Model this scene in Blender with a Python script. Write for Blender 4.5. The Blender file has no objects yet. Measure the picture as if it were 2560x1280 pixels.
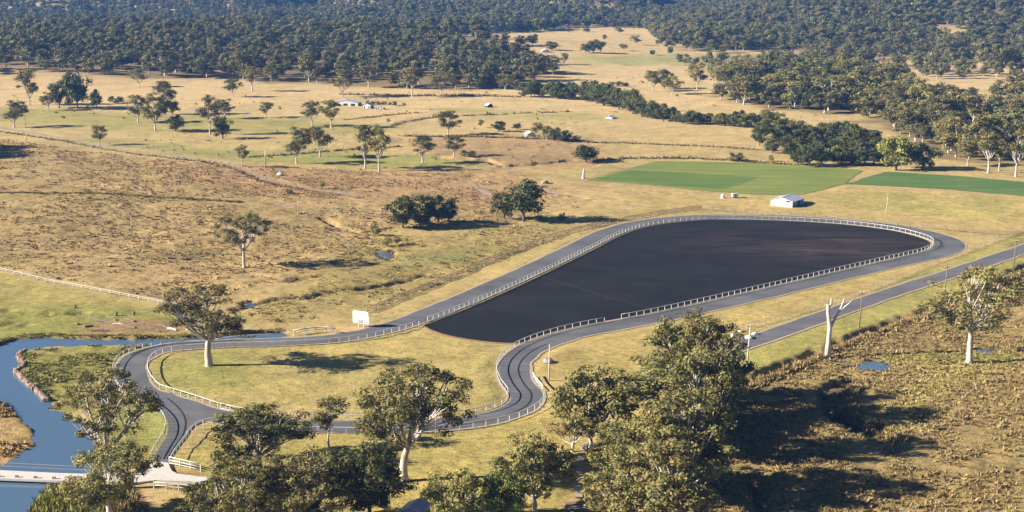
import bpy, math, random
import numpy as np
from mathutils import Vector, geometry

# ------------------------------------------------------------------ camera, sky, sun, exposure
scene = bpy.context.scene
CAM_H, FPX, PITCH = 76.0, 3500.0, math.radians(11.94)
cam_data = bpy.data.cameras.new("camera")
cam = bpy.data.objects.new("camera", cam_data)
scene.collection.objects.link(cam)
cam.location = (0, 0, CAM_H)
cam.rotation_euler = (math.radians(90) - PITCH, 0, 0)
cam_data.sensor_width = 36.0
cam_data.lens = 36.0 * FPX / 2560.0
cam_data.clip_start = 1.0
cam_data.clip_end = 20000
scene.camera = cam

SUN_EL, SUN_BACK = math.radians(24), math.radians(-7)      # low winter sun from the left, a little beyond the scene
sun_dir = Vector((-math.cos(SUN_BACK) * math.cos(SUN_EL), math.sin(SUN_BACK) * math.cos(SUN_EL), math.sin(SUN_EL)))
world = bpy.data.worlds.new("World"); scene.world = world; world.use_nodes = True
wn = world.node_tree.nodes; wl = world.node_tree.links; wn.clear()
w_out = wn.new('ShaderNodeOutputWorld'); w_bg = wn.new('ShaderNodeBackground'); w_sky = wn.new('ShaderNodeTexSky')
w_sky.sky_type = 'NISHITA'; w_sky.sun_disc = False
w_sky.sun_elevation = SUN_EL; w_sky.sun_rotation = math.radians(270) + SUN_BACK
w_sky.air_density = 0.35; w_sky.dust_density = 0.1; w_sky.ozone_density = 2.0
w_bg.inputs['Strength'].default_value = 0.05
wl.new(w_sky.outputs[0], w_bg.inputs[0]); wl.new(w_bg.outputs[0], w_out.inputs[0])
sun_data = bpy.data.lights.new("sun", 'SUN'); sun_data.energy = 5.0; sun_data.angle = math.radians(0.53)
sun_data.color = (1.0, 0.92, 0.80)
sun = bpy.data.objects.new("sun", sun_data); scene.collection.objects.link(sun)
sun.rotation_euler = (-sun_dir).to_track_quat('-Z', 'Y').to_euler()
scene.view_settings.view_transform = 'Standard'; scene.view_settings.look = 'None'
scene.view_settings.exposure = 1.52; scene.view_settings.gamma = 1.0
scene.render.engine = 'CYCLES'
scene.cycles.max_bounces = 4; scene.cycles.diffuse_bounces = 1; scene.cycles.glossy_bounces = 2
scene.cycles.transmission_bounces = 3; scene.cycles.volume_bounces = 0; scene.cycles.transparent_max_bounces = 6
scene.cycles.use_denoising = True

rng = np.random.default_rng(7)
random.seed(7)
COL = scene.collection

# ------------------------------------------------------------------ helpers
def tag(o, label=None, cat=None, group=None, kind=None):
    if label: o['label'] = label
    if cat: o['category'] = cat
    if group: o['group'] = group
    if kind: o['kind'] = kind
    return o

def link(name, data, parent=None, loc=None, rot=None, scale=None):
    o = bpy.data.objects.new(name, data); COL.objects.link(o)
    if parent is not None: o.parent = parent
    if loc is not None: o.location = loc
    if rot is not None: o.rotation_euler = rot
    if scale is not None: o.scale = scale
    return o

def empty(name, loc, rz=0, label=None, cat=None, group=None):
    o = link(name, None, None, loc, (0, 0, rz)); o.empty_display_size = 0.5
    return tag(o, label, cat, group)

def mesh_np(name, verts, quads=None, tris=None, mats=(), mat_idx=None, smooth=False):
    """fast mesh from numpy arrays of quads and / or tris"""
    me = bpy.data.meshes.new(name)
    verts = np.asarray(verts, np.float32)
    loops = []; starts = []; n = 0
    for a, k in ((quads, 4), (tris, 3)):
        if a is not None and len(a):
            a = np.asarray(a, np.int32); loops.append(a.ravel())
            starts.append(n + np.arange(len(a), dtype=np.int32) * k); n += a.size
    loops = np.concatenate(loops); starts = np.concatenate(starts)
    me.vertices.add(len(verts)); me.vertices.foreach_set('co', verts.ravel())
    me.loops.add(len(loops)); me.loops.foreach_set('vertex_index', loops)
    me.polygons.add(len(starts)); me.polygons.foreach_set('loop_start', starts)
    if mat_idx is not None: me.polygons.foreach_set('material_index', np.asarray(mat_idx, np.int32))
    if smooth: me.polygons.foreach_set('use_smooth', np.ones(len(starts), bool))
    for m in mats: me.materials.append(m)
    me.update(calc_edges=True); me.validate()
    return me

def add_color(me, name, cols):
    a = me.attributes.new(name, 'FLOAT_COLOR', 'POINT')
    c = np.ones((len(cols), 4), np.float32); c[:, :3] = cols
    a.data.foreach_set('color', c.ravel())

class MB:
    """collects boxes, tubes and polygons for ONE mesh"""
    def __init__(self): self.v = []; self.f = []; self.mi = []; self.m = 0
    def poly(self, pts, faces):
        b = len(self.v); self.v += [tuple(p) for p in pts]
        for f in faces: self.f.append([b + i for i in f]); self.mi.append(self.m)
    def box(self, c, s, rz=0.0):
        hx, hy, hz = s[0] / 2, s[1] / 2, s[2] / 2; ca, sa = math.cos(rz), math.sin(rz)
        p = []
        for dz in (-hz, hz):
            for dx, dy in ((-hx, -hy), (hx, -hy), (hx, hy), (-hx, hy)):
                p.append((c[0] + dx * ca - dy * sa, c[1] + dx * sa + dy * ca, c[2] + dz))
        self.poly(p, [(3, 2, 1, 0), (4, 5, 6, 7), (0, 1, 5, 4), (1, 2, 6, 5), (2, 3, 7, 6), (3, 0, 4, 7)])
    def tube(self, pts, rad, k=6, cap=True):
        pts = [Vector(p) for p in pts]
        if not hasattr(rad, '__len__'): rad = [rad] * len(pts)
        b = len(self.v)
        for i, p in enumerate(pts):
            t = (pts[min(i + 1, len(pts) - 1)] - pts[max(i - 1, 0)])
            if t.length < 1e-6: t = Vector((0, 0, 1))
            t.normalize()
            a = t.cross(Vector((0.13, 0.97, 0.2))); 
            if a.length < 1e-3: a = t.cross(Vector((1, 0, 0)))
            a.normalize(); c = t.cross(a)
            for j in range(k):
                w = 2 * math.pi * j / k
                self.v.append(tuple(p + (a * math.cos(w) + c * math.sin(w)) * rad[i]))
        for i in range(len(pts) - 1):
            for j in range(k):
                self.f.append([b + i * k + j, b + i * k + (j + 1) % k, b + (i + 1) * k + (j + 1) % k, b + (i + 1) * k + j]); self.mi.append(self.m)
        if cap:
            self.f.append([b + j for j in range(k)][::-1]); self.mi.append(self.m)
            e = b + (len(pts) - 1) * k
            self.f.append([e + j for j in range(k)]); self.mi.append(self.m)
    def mesh(self, name, mats, smooth=False):
        me = bpy.data.meshes.new(name); me.from_pydata(self.v, [], self.f)
        for m in (mats if isinstance(mats, (list, tuple)) else [mats]): me.materials.append(m)
        if any(self.mi): me.polygons.foreach_set('material_index', self.mi)
        if smooth: me.polygons.foreach_set('use_smooth', [True] * len(me.polygons))
        me.update(); return me
    def build(self, name, mats, parent=None, loc=None, rot=None, smooth=False):
        return link(name, self.mesh(name, mats, smooth), parent, loc, rot)

# value noise on a hashed lattice
def _hash(ix, iy, s):
    h = (ix.astype(np.int64) * 374761393 + iy.astype(np.int64) * 668265263 + s * 2147483647) & 0xFFFFFFFF
    h = ((h ^ (h >> 13)) * 1274126177) & 0xFFFFFFFF
    h = h ^ (h >> 16)
    return (h & 0xFFFFFF).astype(np.float64) / 0xFFFFFF
def vnoise(x, y, s=0):
    x = np.asarray(x, float); y = np.asarray(y, float)
    ix = np.floor(x); iy = np.floor(y); fx = x - ix; fy = y - iy
    fx = fx * fx * (3 - 2 * fx); fy = fy * fy * (3 - 2 * fy)
    a = _hash(ix, iy, s); b = _hash(ix + 1, iy, s); c = _hash(ix, iy + 1, s); d = _hash(ix + 1, iy + 1, s)
    return (a + (b - a) * fx) + ((c + (d - c) * fx) - (a + (b - a) * fx)) * fy
def fbm(x, y, s=0, o=4):
    r = 0; a = 0.5; t = 0
    for i in range(o):
        r = r + a * vnoise(x, y, s + i * 17); t += a; a *= 0.5; x = x * 2.03 + 11.3; y = y * 2.03 + 5.7
    return r / t

def sstep(a, b, x):
    t = np.clip((x - a) / (b - a), 0, 1); return t * t * (3 - 2 * t)

# ------------------------------------------------------------------ the lie of the land
def gauss(x, y, cx, cy, rx, ry, h):
    return h * np.exp(-((x - cx) / rx) ** 2 - ((y - cy) / ry) ** 2)
def land(x, y):
    """broad relief in metres: flat valley, low rises, wooded ridge on the left, hills behind"""
    x = np.asarray(x, float); y = np.asarray(y, float)
    z = gauss(x, y, -150, 455, 75, 60, 3.2)                       # brown tussock rise
    z = z + gauss(x, y, -335, 985, 130, 110, 9.0)                 # bare hill in front of the ridge wood
    z = z + gauss(x, y, -330, 1210, 330, 150, 11.0)               # wooded ridge
    z = z + gauss(x, y, -30, 1210, 120, 160, 5.0)
    z = z + gauss(x, y, 230, 205, 60, 45, 2.0)                    # rise bottom right
    z = z + 150 * sstep(1150, 1680, y) * (1 - 0.45 * sstep(1700, 2100, y)) * sstep(140, 760, x - 0.12 * (y - 1600) + 60 * (fbm(x / 160.0, y / 160.0, 21, 2) - 0.5)) # hill on the right
    z = z + gauss(x, y, -60, 1760, 190, 150, 16.0)                # low wooded spur at the head of the valley
    und = (fbm(x / 330.0, y / 330.0, 5, 3) - 0.5)
    z = z + np.clip((y - 560) / 500, 0, 1) * und * 7.0
    # spurs and gullies of the far hills, nearer on the left than at the head of the valley
    y0 = 1860 - 130 * sstep(-220, 40, x)
    spur = 1 - np.abs(2 * vnoise(x / 150.0 + y / 700.0, y / 480.0, 63) - 1)
    z = z + sstep(0, 260, y - y0) * (88 * spur ** 1.4 - 16) + np.clip((y - y0 - 60) * 0.12, 0, 80) * (0.7 + 0.9 * und)
    z = z + 34 * sstep(20, 70, z) * sstep(150, 420, x) * (spur - 0.45)
    return z

def ray(u, v):
    cx = (u - 1280.0) / FPX; cy = (640.0 - v) / FPX
    c, s = math.cos(PITCH), math.sin(PITCH)
    return np.array([cx, c + cy * s, -s + cy * c])
def px(u, v, z=None):
    """the point of the land (or of a level plane) that shows at this place in the photograph"""
    d = ray(u, v)
    if z is not None:
        t = (z - CAM_H) / d[2]; return np.array([d[0] * t, d[1] * t, z])
    t = 120.0 * 1.012 ** np.arange(330)
    g = CAM_H + d[2] * t - land(d[0] * t, d[1] * t)
    k = np.where(g < 0)[0]
    if not len(k): k = [len(t) - 1]
    k = max(int(k[0]), 1); a, b = t[k - 1], t[k]
    for _ in range(30):
        m = (a + b) / 2
        if CAM_H + d[2] * m - float(land(d[0] * m, d[1] * m)) < 0: b = m
        else: a = m
    return np.array([d[0] * b, d[1] * b, CAM_H + d[2] * b])
def ppm(p):
    """photo pixels per metre at a point"""
    c, s = math.cos(PITCH), math.sin(PITCH)
    return FPX / (p[1] * c - (p[2] - CAM_H) * s)
def pxs(L, z=None): return np.array([px(u, v, z) for u, v in L])

def catmull(P, n=8, closed=False):
    P = np.asarray(P, float); out = []; N = len(P)
    for i in range(N if closed else N - 1):
        g = (lambda k: P[k % N]) if closed else (lambda k: P[min(max(k, 0), N - 1)])
        p0, p1, p2, p3 = g(i - 1), g(i), g(i + 1), g(i + 2)
        for t in np.arange(n) / n:
            out.append(0.5 * (2 * p1 + (p2 - p0) * t + (2 * p0 - 5 * p1 + 4 * p2 - p3) * t * t + (3 * p1 - p0 - 3 * p2 + p3) * t ** 3))
    if not closed: out.append(P[-1])
    return np.array(out)
def resample(P, step, closed=False):
    P = np.asarray(P, float)
    if closed: P = np.vstack([P, P[:1]])
    s = np.concatenate([[0], np.cumsum(np.linalg.norm(np.diff(P[:, :2], axis=0), axis=1))])
    n = max(int(round(s[-1] / step)), 1)
    q = np.linspace(0, s[-1], n + 1)
    if closed: q = q[:-1]
    return np.stack([np.interp(q, s, P[:, k]) for k in range(P.shape[1])], 1)
def normals2(P, closed=False):
    P = np.asarray(P)[:, :2]
    t = (np.roll(P, -1, 0) - np.roll(P, 1, 0)) if closed else np.gradient(P, axis=0)
    t = t / np.maximum(np.linalg.norm(t, axis=1, keepdims=True), 1e-9)
    return np.stack([-t[:, 1], t[:, 0]], 1)

def polysd(x, y, poly):
    """signed distance to a polygon, negative inside"""
    x = np.asarray(x, float); y = np.asarray(y, float)
    d2 = np.full(x.shape, 1e18); ins = np.zeros(x.shape, bool); n = len(poly)
    for i in range(n):
        ax, ay = poly[i][0], poly[i][1]; bx, by = poly[(i + 1) % n][0], poly[(i + 1) % n][1]
        ex, ey = bx - ax, by - ay
        t = np.clip(((x - ax) * ex + (y - ay) * ey) / max(ex * ex + ey * ey, 1e-12), 0, 1)
        d2 = np.minimum(d2, (x - ax - t * ex) ** 2 + (y - ay - t * ey) ** 2)
        if ay != by:
            c = ((ay > y) != (by > y)) & (x < (bx - ax) * (y - ay) / (by - ay) + ax); ins ^= c
    d = np.sqrt(d2); return np.where(ins, -d, d)
def linedist(x, y, L):
    x = np.asarray(x, float); y = np.asarray(y, float); d2 = np.full(x.shape, 1e18)
    for i in range(len(L) - 1):
        ax, ay = L[i][0], L[i][1]; ex, ey = L[i + 1][0] - ax, L[i + 1][1] - ay
        t = np.clip(((x - ax) * ex + (y - ay) * ey) / max(ex * ex + ey * ey, 1e-12), 0, 1)
        d2 = np.minimum(d2, (x - ax - t * ex) ** 2 + (y - ay - t * ey) ** 2)
    return np.sqrt(d2)

# ------------------------------------------------------------------ materials
def nt(name):
    m = bpy.data.materials.new(name); m.use_nodes = True
    n = m.node_tree.nodes; l = m.node_tree.links
    return m, n, l, n['Principled BSDF']
def noise(n, l, scale, detail=4, rough=0.55, vec=None, dist=0.0):
    t = n.new('ShaderNodeTexNoise'); t.inputs['Scale'].default_value = scale
    t.inputs['Detail'].default_value = detail; t.inputs['Roughness'].default_value = rough
    t.inputs['Distortion'].default_value = dist
    if vec is not None: l.new(vec, t.inputs['Vector'])
    return t.outputs['Fac']
def mapping(n, l, scale=(1, 1, 1), coord='Object', rot=(0, 0, 0)):
    tc = n.new('ShaderNodeTexCoord'); mp = n.new('ShaderNodeMapping')
    mp.inputs['Scale'].default_value = scale; mp.inputs['Rotation'].default_value = rot
    l.new(tc.outputs[coord], mp.inputs['Vector']); return mp.outputs[0]
def ramp(n, l, fac, stops):
    r = n.new('ShaderNodeValToRGB'); e = r.color_ramp.elements
    while len(e) < len(stops): e.new(0.5)
    for i, (p, c) in enumerate(stops): e[i].position = p; e[i].color = (*c, 1) if len(c) == 3 else c
    l.new(fac, r.inputs['Fac']); return r.outputs['Color']
def mixc(n, l, a, b, fac=1.0, mode='MULTIPLY'):
    m = n.new('ShaderNodeMix'); m.data_type = 'RGBA'; m.blend_type = mode; m.clamp_factor = True
    for s, val in ((m.inputs['Factor'], fac), (m.inputs['A'], a), (m.inputs['B'], b)):
        if isinstance(val, (int, float)): s.default_value = val
        elif isinstance(val, tuple): s.default_value = (*val, 1)
        else: l.new(val, s)
    return m.outputs['Result']
def bump(n, l, p, h, strength=0.5, dist=0.1):
    b = n.new('ShaderNodeBump'); b.inputs['Distance'].default_value = dist
    if isinstance(strength, (int, float)): b.inputs['Strength'].default_value = strength
    else: l.new(strength, b.inputs['Strength'])
    l.new(h, b.inputs['Height']); l.new(b.outputs[0], p.inputs['Normal'])

def simple_mat(name, col, rough=0.7, var=0.25, scale=3.0, metal=0.0, bumpd=0.0, stretch=(1, 1, 1), spec=0.3):
    m, n, l, p = nt(name)
    f = noise(n, l, scale, 5, 0.6, mapping(n, l, stretch))
    c = ramp(n, l, f, [(0.25, tuple(x * (1 - var) for x in col)), (0.75, tuple(min(x * (1 + var), 1) for x in col))])
    l.new(c, p.inputs['Base Color']); p.inputs['Roughness'].default_value = rough; p.inputs['Metallic'].default_value = metal
    p.inputs['Specular IOR Level'].default_value = spec
    if bumpd: bump(n, l, p, f, 0.6, bumpd)
    return m

M = {}
# grassland: colour of each paddock comes with the sheet, tufts and blotches from noise
def ground_mat():
    m, n, l, p = nt('grassland')
    at = n.new('ShaderNodeAttribute'); at.attribute_name = 'paddock'
    ro = n.new('ShaderNodeAttribute'); ro.attribute_name = 'tufted'
    geo = n.new('ShaderNodeNewGeometry')
    big = noise(n, l, 0.035, 4, 0.6, geo.outputs['Position'], 1.2)
    mp = n.new('ShaderNodeMapping'); mp.inputs['Scale'].default_value = (0.55, 1.0, 1.0); mp.inputs['Rotation'].default_value = (0, 0, 0.35)
    l.new(geo.outputs['Position'], mp.inputs['Vector'])
    mid = noise(n, l, 0.30, 5, 0.62, mp.outputs[0], 1.0)
    fine = noise(n, l, 1.25, 5, 0.65, mp.outputs[0], 0.6)
    vf = noise(n, l, 4.5, 3, 0.6, geo.outputs['Position'])
    c = mixc(n, l, at.outputs['Color'], ramp(n, l, big, [(0.3, (0.78, 0.80, 0.74)), (0.55, (1, 1, 1)), (0.75, (1.16, 1.10, 1.0))]))
    c = mixc(n, l, c, ramp(n, l, mid, [(0.30, (0.70, 0.72, 0.66)), (0.5, (1, 1, 1)), (0.72, (1.2, 1.14, 1.06))]), 0.75)
    tuft = ramp(n, l, fine, [(0.34, (0.50, 0.49, 0.44)), (0.48, (1, 1, 1)), (0.66, (1.28, 1.22, 1.14))])
    mv = n.new('ShaderNodeMath'); mv.operation = 'MULTIPLY_ADD'; l.new(ro.outputs['Fac'], mv.inputs[0]); mv.inputs[1].default_value = 0.40; mv.inputs[2].default_value = 0.55
    c = mixc(n, l, c, tuft, mv.outputs[0])
    c = mixc(n, l, c, ramp(n, l, vf, [(0.3, (0.82, 0.82, 0.8)), (0.7, (1.15, 1.15, 1.12))]), 0.7)
    l.new(c, p.inputs['Base Color']); p.inputs['Roughness'].default_value = 0.95; p.inputs['Specular IOR Level'].default_value = 0.08
    hs = n.new('ShaderNodeMath'); hs.operation = 'ADD'; l.new(fine, hs.inputs[0])
    h2 = n.new('ShaderNodeMath'); h2.operation = 'MULTIPLY'; l.new(vf, h2.inputs[0]); h2.inputs[1].default_value = 0.35; l.new(h2.outputs[0], hs.inputs[1])
    bs = n.new('ShaderNodeMath'); bs.operation = 'MULTIPLY_ADD'; l.new(ro.outputs['Fac'], bs.inputs[0]); bs.inputs[1].default_value = 0.55; bs.inputs[2].default_value = 0.40
    bump(n, l, p, hs.outputs[0], bs.outputs[0], 0.5)
    return m
M['ground'] = ground_mat()

def asphalt_mat(name, base, streak=0.25, brown=None, spec=0.3, rough=0.85):
    m, n, l, p = nt(name)
    geo = n.new('ShaderNodeNewGeometry')
    a = noise(n, l, 0.05, 4, 0.6, geo.outputs['Position'], 1.5)
    mp = n.new('ShaderNodeMapping'); mp.inputs['Scale'].default_value = (0.035, 0.16, 1); mp.inputs['Rotation'].default_value = (0, 0, 0.25)
    l.new(geo.outputs['Position'], mp.inputs['Vector'])
    s = noise(n, l, 1.0, 5, 0.65, mp.outputs[0], 0.8)
    f = noise(n, l, 6.0, 3, 0.7, geo.outputs['Position'])
    c = ramp(n, l, a, [(0.3, tuple(x * (1 - streak) for x in base)), (0.7, tuple(x * (1 + streak) for x in base))])
    if brown is not None:
        at = n.new('ShaderNodeAttribute'); at.attribute_name = 'dusty'
        mu = n.new('ShaderNodeMath'); mu.operation = 'MULTIPLY'; l.new(at.outputs['Fac'], mu.inputs[0])
        sr = n.new('ShaderNodeMapRange'); sr.inputs['From Min'].default_value = 0.38; sr.inputs['From Max'].default_value = 0.66
        l.new(s, sr.inputs['Value']); l.new(sr.outputs[0], mu.inputs[1])
        c = mixc(n, l, c, brown, mu.outputs[0], 'MIX')
    c = mixc(n, l, c, ramp(n, l, s, [(0.3, (0.82, 0.82, 0.84)), (0.7, (1.18, 1.17, 1.15))]))
    c = mixc(n, l, c, ramp(n, l, f, [(0.3, (0.78,) * 3), (0.7, (1.2,) * 3)]))
    l.new(c, p.inputs['Base Color']); p.inputs['Roughness'].default_value = rough; p.inputs['Specular IOR Level'].default_value = spec
    bump(n, l, p, f, 0.3, 0.02)
    return m
M['track'] = asphalt_mat('track_asphalt', (0.108, 0.107, 0.114), 0.26)
M['road'] = asphalt_mat('road_asphalt', (0.125, 0.12, 0.125), 0.22)
M['pad'] = asphalt_mat('dark_surfacing', (0.0140, 0.0140, 0.0155), 0.32, (0.058, 0.040, 0.032), 0.12, 0.95)
M['darkline'] = simple_mat('near_black', (0.02, 0.02, 0.022), 0.6, 0.3, 2.0)
M['worn'] = simple_mat('worn_line', (0.030, 0.029, 0.031), 0.9, 0.4, 1.2)
M['gravel'] = simple_mat('pale_gravel', (0.36, 0.29, 0.20), 0.95, 0.3, 1.3, bumpd=0.05)
M['greygravel'] = simple_mat('grey_gravel', (0.31, 0.245, 0.18), 0.95, 0.35, 0.7, bumpd=0.05)
M['dirt'] = simple_mat('bare_earth', (0.30, 0.17, 0.10), 0.95, 0.3, 0.9, bumpd=0.05)
M['concrete'] = simple_mat('pale_concrete', (0.54, 0.50, 0.455), 0.85, 0.14, 0.8, bumpd=0.01)
M['dkconcrete'] = simple_mat('weathered_concrete', (0.28, 0.25, 0.22), 0.9, 0.3, 1.5, bumpd=0.02)
M['white'] = simple_mat('white_paint', (0.53, 0.51, 0.48), 0.6, 0.28, 0.6)
M['whiteboard'] = simple_mat('sign_white', (0.80, 0.80, 0.81), 0.4, 0.03, 0.7)
M['ink'] = simple_mat('sign_print', (0.07, 0.075, 0.10), 0.5, 0.2, 2.0)
M['timber'] = simple_mat('grey_timber', (0.26, 0.20, 0.15), 0.9, 0.35, 2.5, bumpd=0.01, stretch=(1, 1, 0.2))
M['pole'] = simple_mat('pole_timber', (0.20, 0.16, 0.125), 0.9, 0.3, 2.0, bumpd=0.01, stretch=(1, 1, 0.15))
M['palepole'] = simple_mat('pale_pole', (0.5, 0.45, 0.39), 0.9, 0.2, 2.0, stretch=(1, 1, 0.15))
M['log'] = simple_mat('weathered_log', (0.15, 0.11, 0.085), 0.9, 0.45, 2.0, bumpd=0.03, stretch=(1, 1, 0.2))
M['wire'] = simple_mat('galvanised_wire', (0.30, 0.28, 0.25), 0.5, 0.15, 2.0, 0.3)
M['roof'] = simple_mat('zinc_roof', (0.50, 0.53, 0.58), 0.45, 0.08, 0.6, 0.15)
M['shedwall'] = simple_mat('pale_sheet_wall', (0.58, 0.57, 0.56), 0.55, 0.08, 0.6, 0.1)
M['shedshade'] = simple_mat('shaded_sheet_wall', (0.20, 0.25, 0.33), 0.5, 0.1, 0.6, 0.2)  # shade of the side walls put into a darker, bluer colour
M['dark'] = simple_mat('dark_opening', (0.018, 0.018, 0.02), 0.6, 0.2, 1.0)
M['tank'] = simple_mat('tank_plastic', (0.66, 0.68, 0.66), 0.5, 0.06, 0.6)
M['insul'] = simple_mat('insulator', (0.62, 0.60, 0.58), 0.4, 0.05, 1.0)
M['rock'] = simple_mat('bank_stone', (0.27, 0.19, 0.13), 0.95, 0.4, 1.6, bumpd=0.05)

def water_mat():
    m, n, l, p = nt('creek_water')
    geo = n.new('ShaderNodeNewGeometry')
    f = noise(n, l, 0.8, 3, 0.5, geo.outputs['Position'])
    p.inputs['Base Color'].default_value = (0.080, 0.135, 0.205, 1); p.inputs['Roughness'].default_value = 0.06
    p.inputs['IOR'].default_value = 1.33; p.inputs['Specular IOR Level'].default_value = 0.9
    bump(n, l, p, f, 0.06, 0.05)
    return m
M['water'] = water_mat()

def bark_mat(name, light, dark, stretch=0.12):
    m, n, l, p = nt(name)
    v = mapping(n, l, (1, 1, stretch))
    f = noise(n, l, 2.2, 5, 0.65, v, 0.8); g = noise(n, l, 0.35, 3, 0.5, mapping(n, l, (1, 1, 1)))
    c = ramp(n, l, f, [(0.30, dark), (0.48, light), (0.8, tuple(min(x * 1.12, 1) for x in light))])
    c = mixc(n, l, c, ramp(n, l, g, [(0.3, (0.72, 0.68, 0.64)), (0.6, (1, 1, 1))]))
    l.new(c, p.inputs['Base Color']); p.inputs['Roughness'].default_value = 0.85; p.inputs['Specular IOR Level'].default_value = 0.2
    bump(n, l, p, f, 0.5, 0.04)
    return m
M['bark_pale'] = bark_mat('pale_gum_bark', (0.56, 0.50, 0.43), (0.27, 0.20, 0.15))
M['bark_dark'] = bark_mat('dark_bark', (0.16, 0.125, 0.095), (0.07, 0.055, 0.04))
M['deadwood'] = bark_mat('bleached_wood', (0.66, 0.59, 0.51), (0.36, 0.29, 0.23), 0.06)

def leaf_mat(name, col, hue=0.03, val=0.3):
    m, n, l, p = nt(name)
    at = n.new('ShaderNodeAttribute'); at.attribute_name = 'tint'
    oi = n.new('ShaderNodeObjectInfo')
    hv = n.new('ShaderNodeHueSaturation'); hv.inputs['Color'].default_value = (*col, 1)
    mr = n.new('ShaderNodeMapRange'); mr.inputs['To Min'].default_value = 0.5 - hue; mr.inputs['To Max'].default_value = 0.5 + hue
    l.new(oi.outputs['Random'], mr.inputs['Value']); l.new(mr.outputs[0], hv.inputs['Hue'])
    wnz = n.new('ShaderNodeTexWhiteNoise'); wnz.noise_dimensions = '1D'; l.new(oi.outputs['Random'], wnz.inputs['W'])
    mv = n.new('ShaderNodeMapRange'); mv.inputs['To Min'].default_value = 1 - val; mv.inputs['To Max'].default_value = 1 + val
    l.new(wnz.outputs['Value'], mv.inputs['Value']); l.new(mv.outputs[0], hv.inputs['Value'])
    c = mixc(n, l, hv.outputs[0], at.outputs['Color'])
    l.new(c, p.inputs['Base Color']); p.inputs['Roughness'].default_value = 0.65; p.inputs['Specular IOR Level'].default_value = 0.14
    tr = n.new('ShaderNodeBsdfTranslucent'); l.new(c, tr.inputs['Color'])
    mx = n.new('ShaderNodeMixShader'); mx.inputs[0].default_value = 0.13
    out = n['Material Output']
    l.new(p.outputs[0], mx.inputs[1]); l.new(tr.outputs[0], mx.inputs[2]); l.new(mx.outputs[0], out.inputs['Surface'])
    return m
M['leaf_gum'] = leaf_mat('gum_leaves', (0.20, 0.178, 0.058), 0.012)
M['leaf_dark'] = leaf_mat('dark_leaves', (0.095, 0.102, 0.034), 0.014)
M['leaf_green'] = leaf_mat('green_leaves', (0.20, 0.205, 0.05))
M['leaf_rust'] = leaf_mat('rusty_leaves', (0.26, 0.14, 0.07))
M['leaf_far'] = leaf_mat('forest_leaves', (0.140, 0.128, 0.046), 0.018, 0.34)

def tuft_mat():
    m, n, l, p = nt('straw_tussock')
    at = n.new('ShaderNodeAttribute'); at.attribute_name = 'tint'
    l.new(at.outputs['Color'], p.inputs['Base Color']); p.inputs['Roughness'].default_value = 0.95; p.inputs['Specular IOR Level'].default_value = 0.05
    return m
M['tuft'] = tuft_mat()
HAZE = True
# ------------------------------------------------------------------ lines and areas of the place (traced, then laid on the land)
WATER_Z = -0.35
CREEK = pxs([(-700, 960), (-250, 925), (-60, 892), (0, 864), (40, 849), (110, 845), (200, 849), (300, 850), (400, 850), (480, 847), (560, 841), (640, 835), (705, 833),
             (720, 842), (660, 848), (560, 853), (440, 863), (330, 865), (250, 867), (120, 869), (62, 879), (44, 892), (58, 915), (38, 930), (60, 952), (100, 985), (125, 1012), (112, 1025),
             (150, 1032), (205, 1052), (232, 1100), (236, 1160), (185, 1207), (112, 1222), (78, 1260), (62, 1292), (55, 1420), (-500, 1500), (-500, 1250),
             (-200, 1195), (0, 1168), (22, 1165), (62, 1135), (97, 1110), (95, 1088), (60, 1050), (30, 1016), (0, 1003), (-100, 995), (-250, 1000), (-700, 1050)], WATER_Z)
def pond(u, v, wu, wv, n=14, seed=0):
    r = random.Random(seed)
    return pxs([(u + wu / 2 * math.cos(a) * r.uniform(0.8, 1.15), v + wv / 2 * math.sin(a) * r.uniform(0.8, 1.15)) for a in np.linspace(0, 2 * math.pi, n, endpoint=False)], -0.35)
PONDS = [('pond', pond(2188, 917, 78, 22, seed=1), 'blue pool in the drain right of the dead tree'),
         ('pond', pond(2468, 879, 56, 13, seed=2), 'small blue pool behind the big gum at far right'),
         ('pond', pond(968, 640, 34, 22, seed=3), 'little blue pool under the twin scrubby trees'),
         ('pond', pond(622, 763, 40, 10, seed=4), 'narrow blue water glimpsed right of the creekside gum'),
         ('pond', pond(1432, 545, 26, 6, seed=5), 'sliver of pale water beside the round bush')]
LOOP_PX = [(352, 978, 5.5), (326, 935, 5.5), (345, 893, 5.5), (420, 869, 5.5), (560, 859, 5.5), (700, 855, 5.6), (830, 847, 5.8), (930, 830, 6.2), (1020, 804, 6.6), (1150, 753, 7), (1290, 692, 7),
           (1430, 626, 7), (1525, 580, 7), (1610, 557, 7), (1740, 543.5, 7), (1900, 543, 7), (2100, 553, 7), (2250, 571, 7), (2340, 592, 7.5), (2376, 611, 8), (2350, 632, 7.5), (2250, 655, 6.5),
           (2100, 690, 6.4), (1900, 737, 6.4), (1750, 771, 6.3), (1640, 795, 6.2), (1530, 815, 6.2), (1430, 836, 6.0), (1345, 864, 5.8), (1300, 893, 5.6), (1284, 924, 5.6), (1296, 958, 5.6), (1316, 985, 5.6),
           (1306, 1012, 5.6), (1255, 1037, 5.6), (1170, 1055, 5.5), (1070, 1065, 5.5), (950, 1068, 5.5), (830, 1067, 5.5), (700, 1063, 5.5), (600, 1051, 5.5), (520, 1035, 5.5), (450, 1012, 5.5), (390, 993, 5.5)]
_l = np.hstack([pxs([(a, b) for a, b, c in LOOP_PX]), np.array([[c] for a, b, c in LOOP_PX])])
LOOP = resample(catmull(_l, 10, True), 1.5, True)
LOOP_N = normals2(LOOP, True)
def offset(P, N, d): Q = P.copy(); Q[:, :2] += N * np.asarray(d).reshape(-1, 1); return Q
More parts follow.
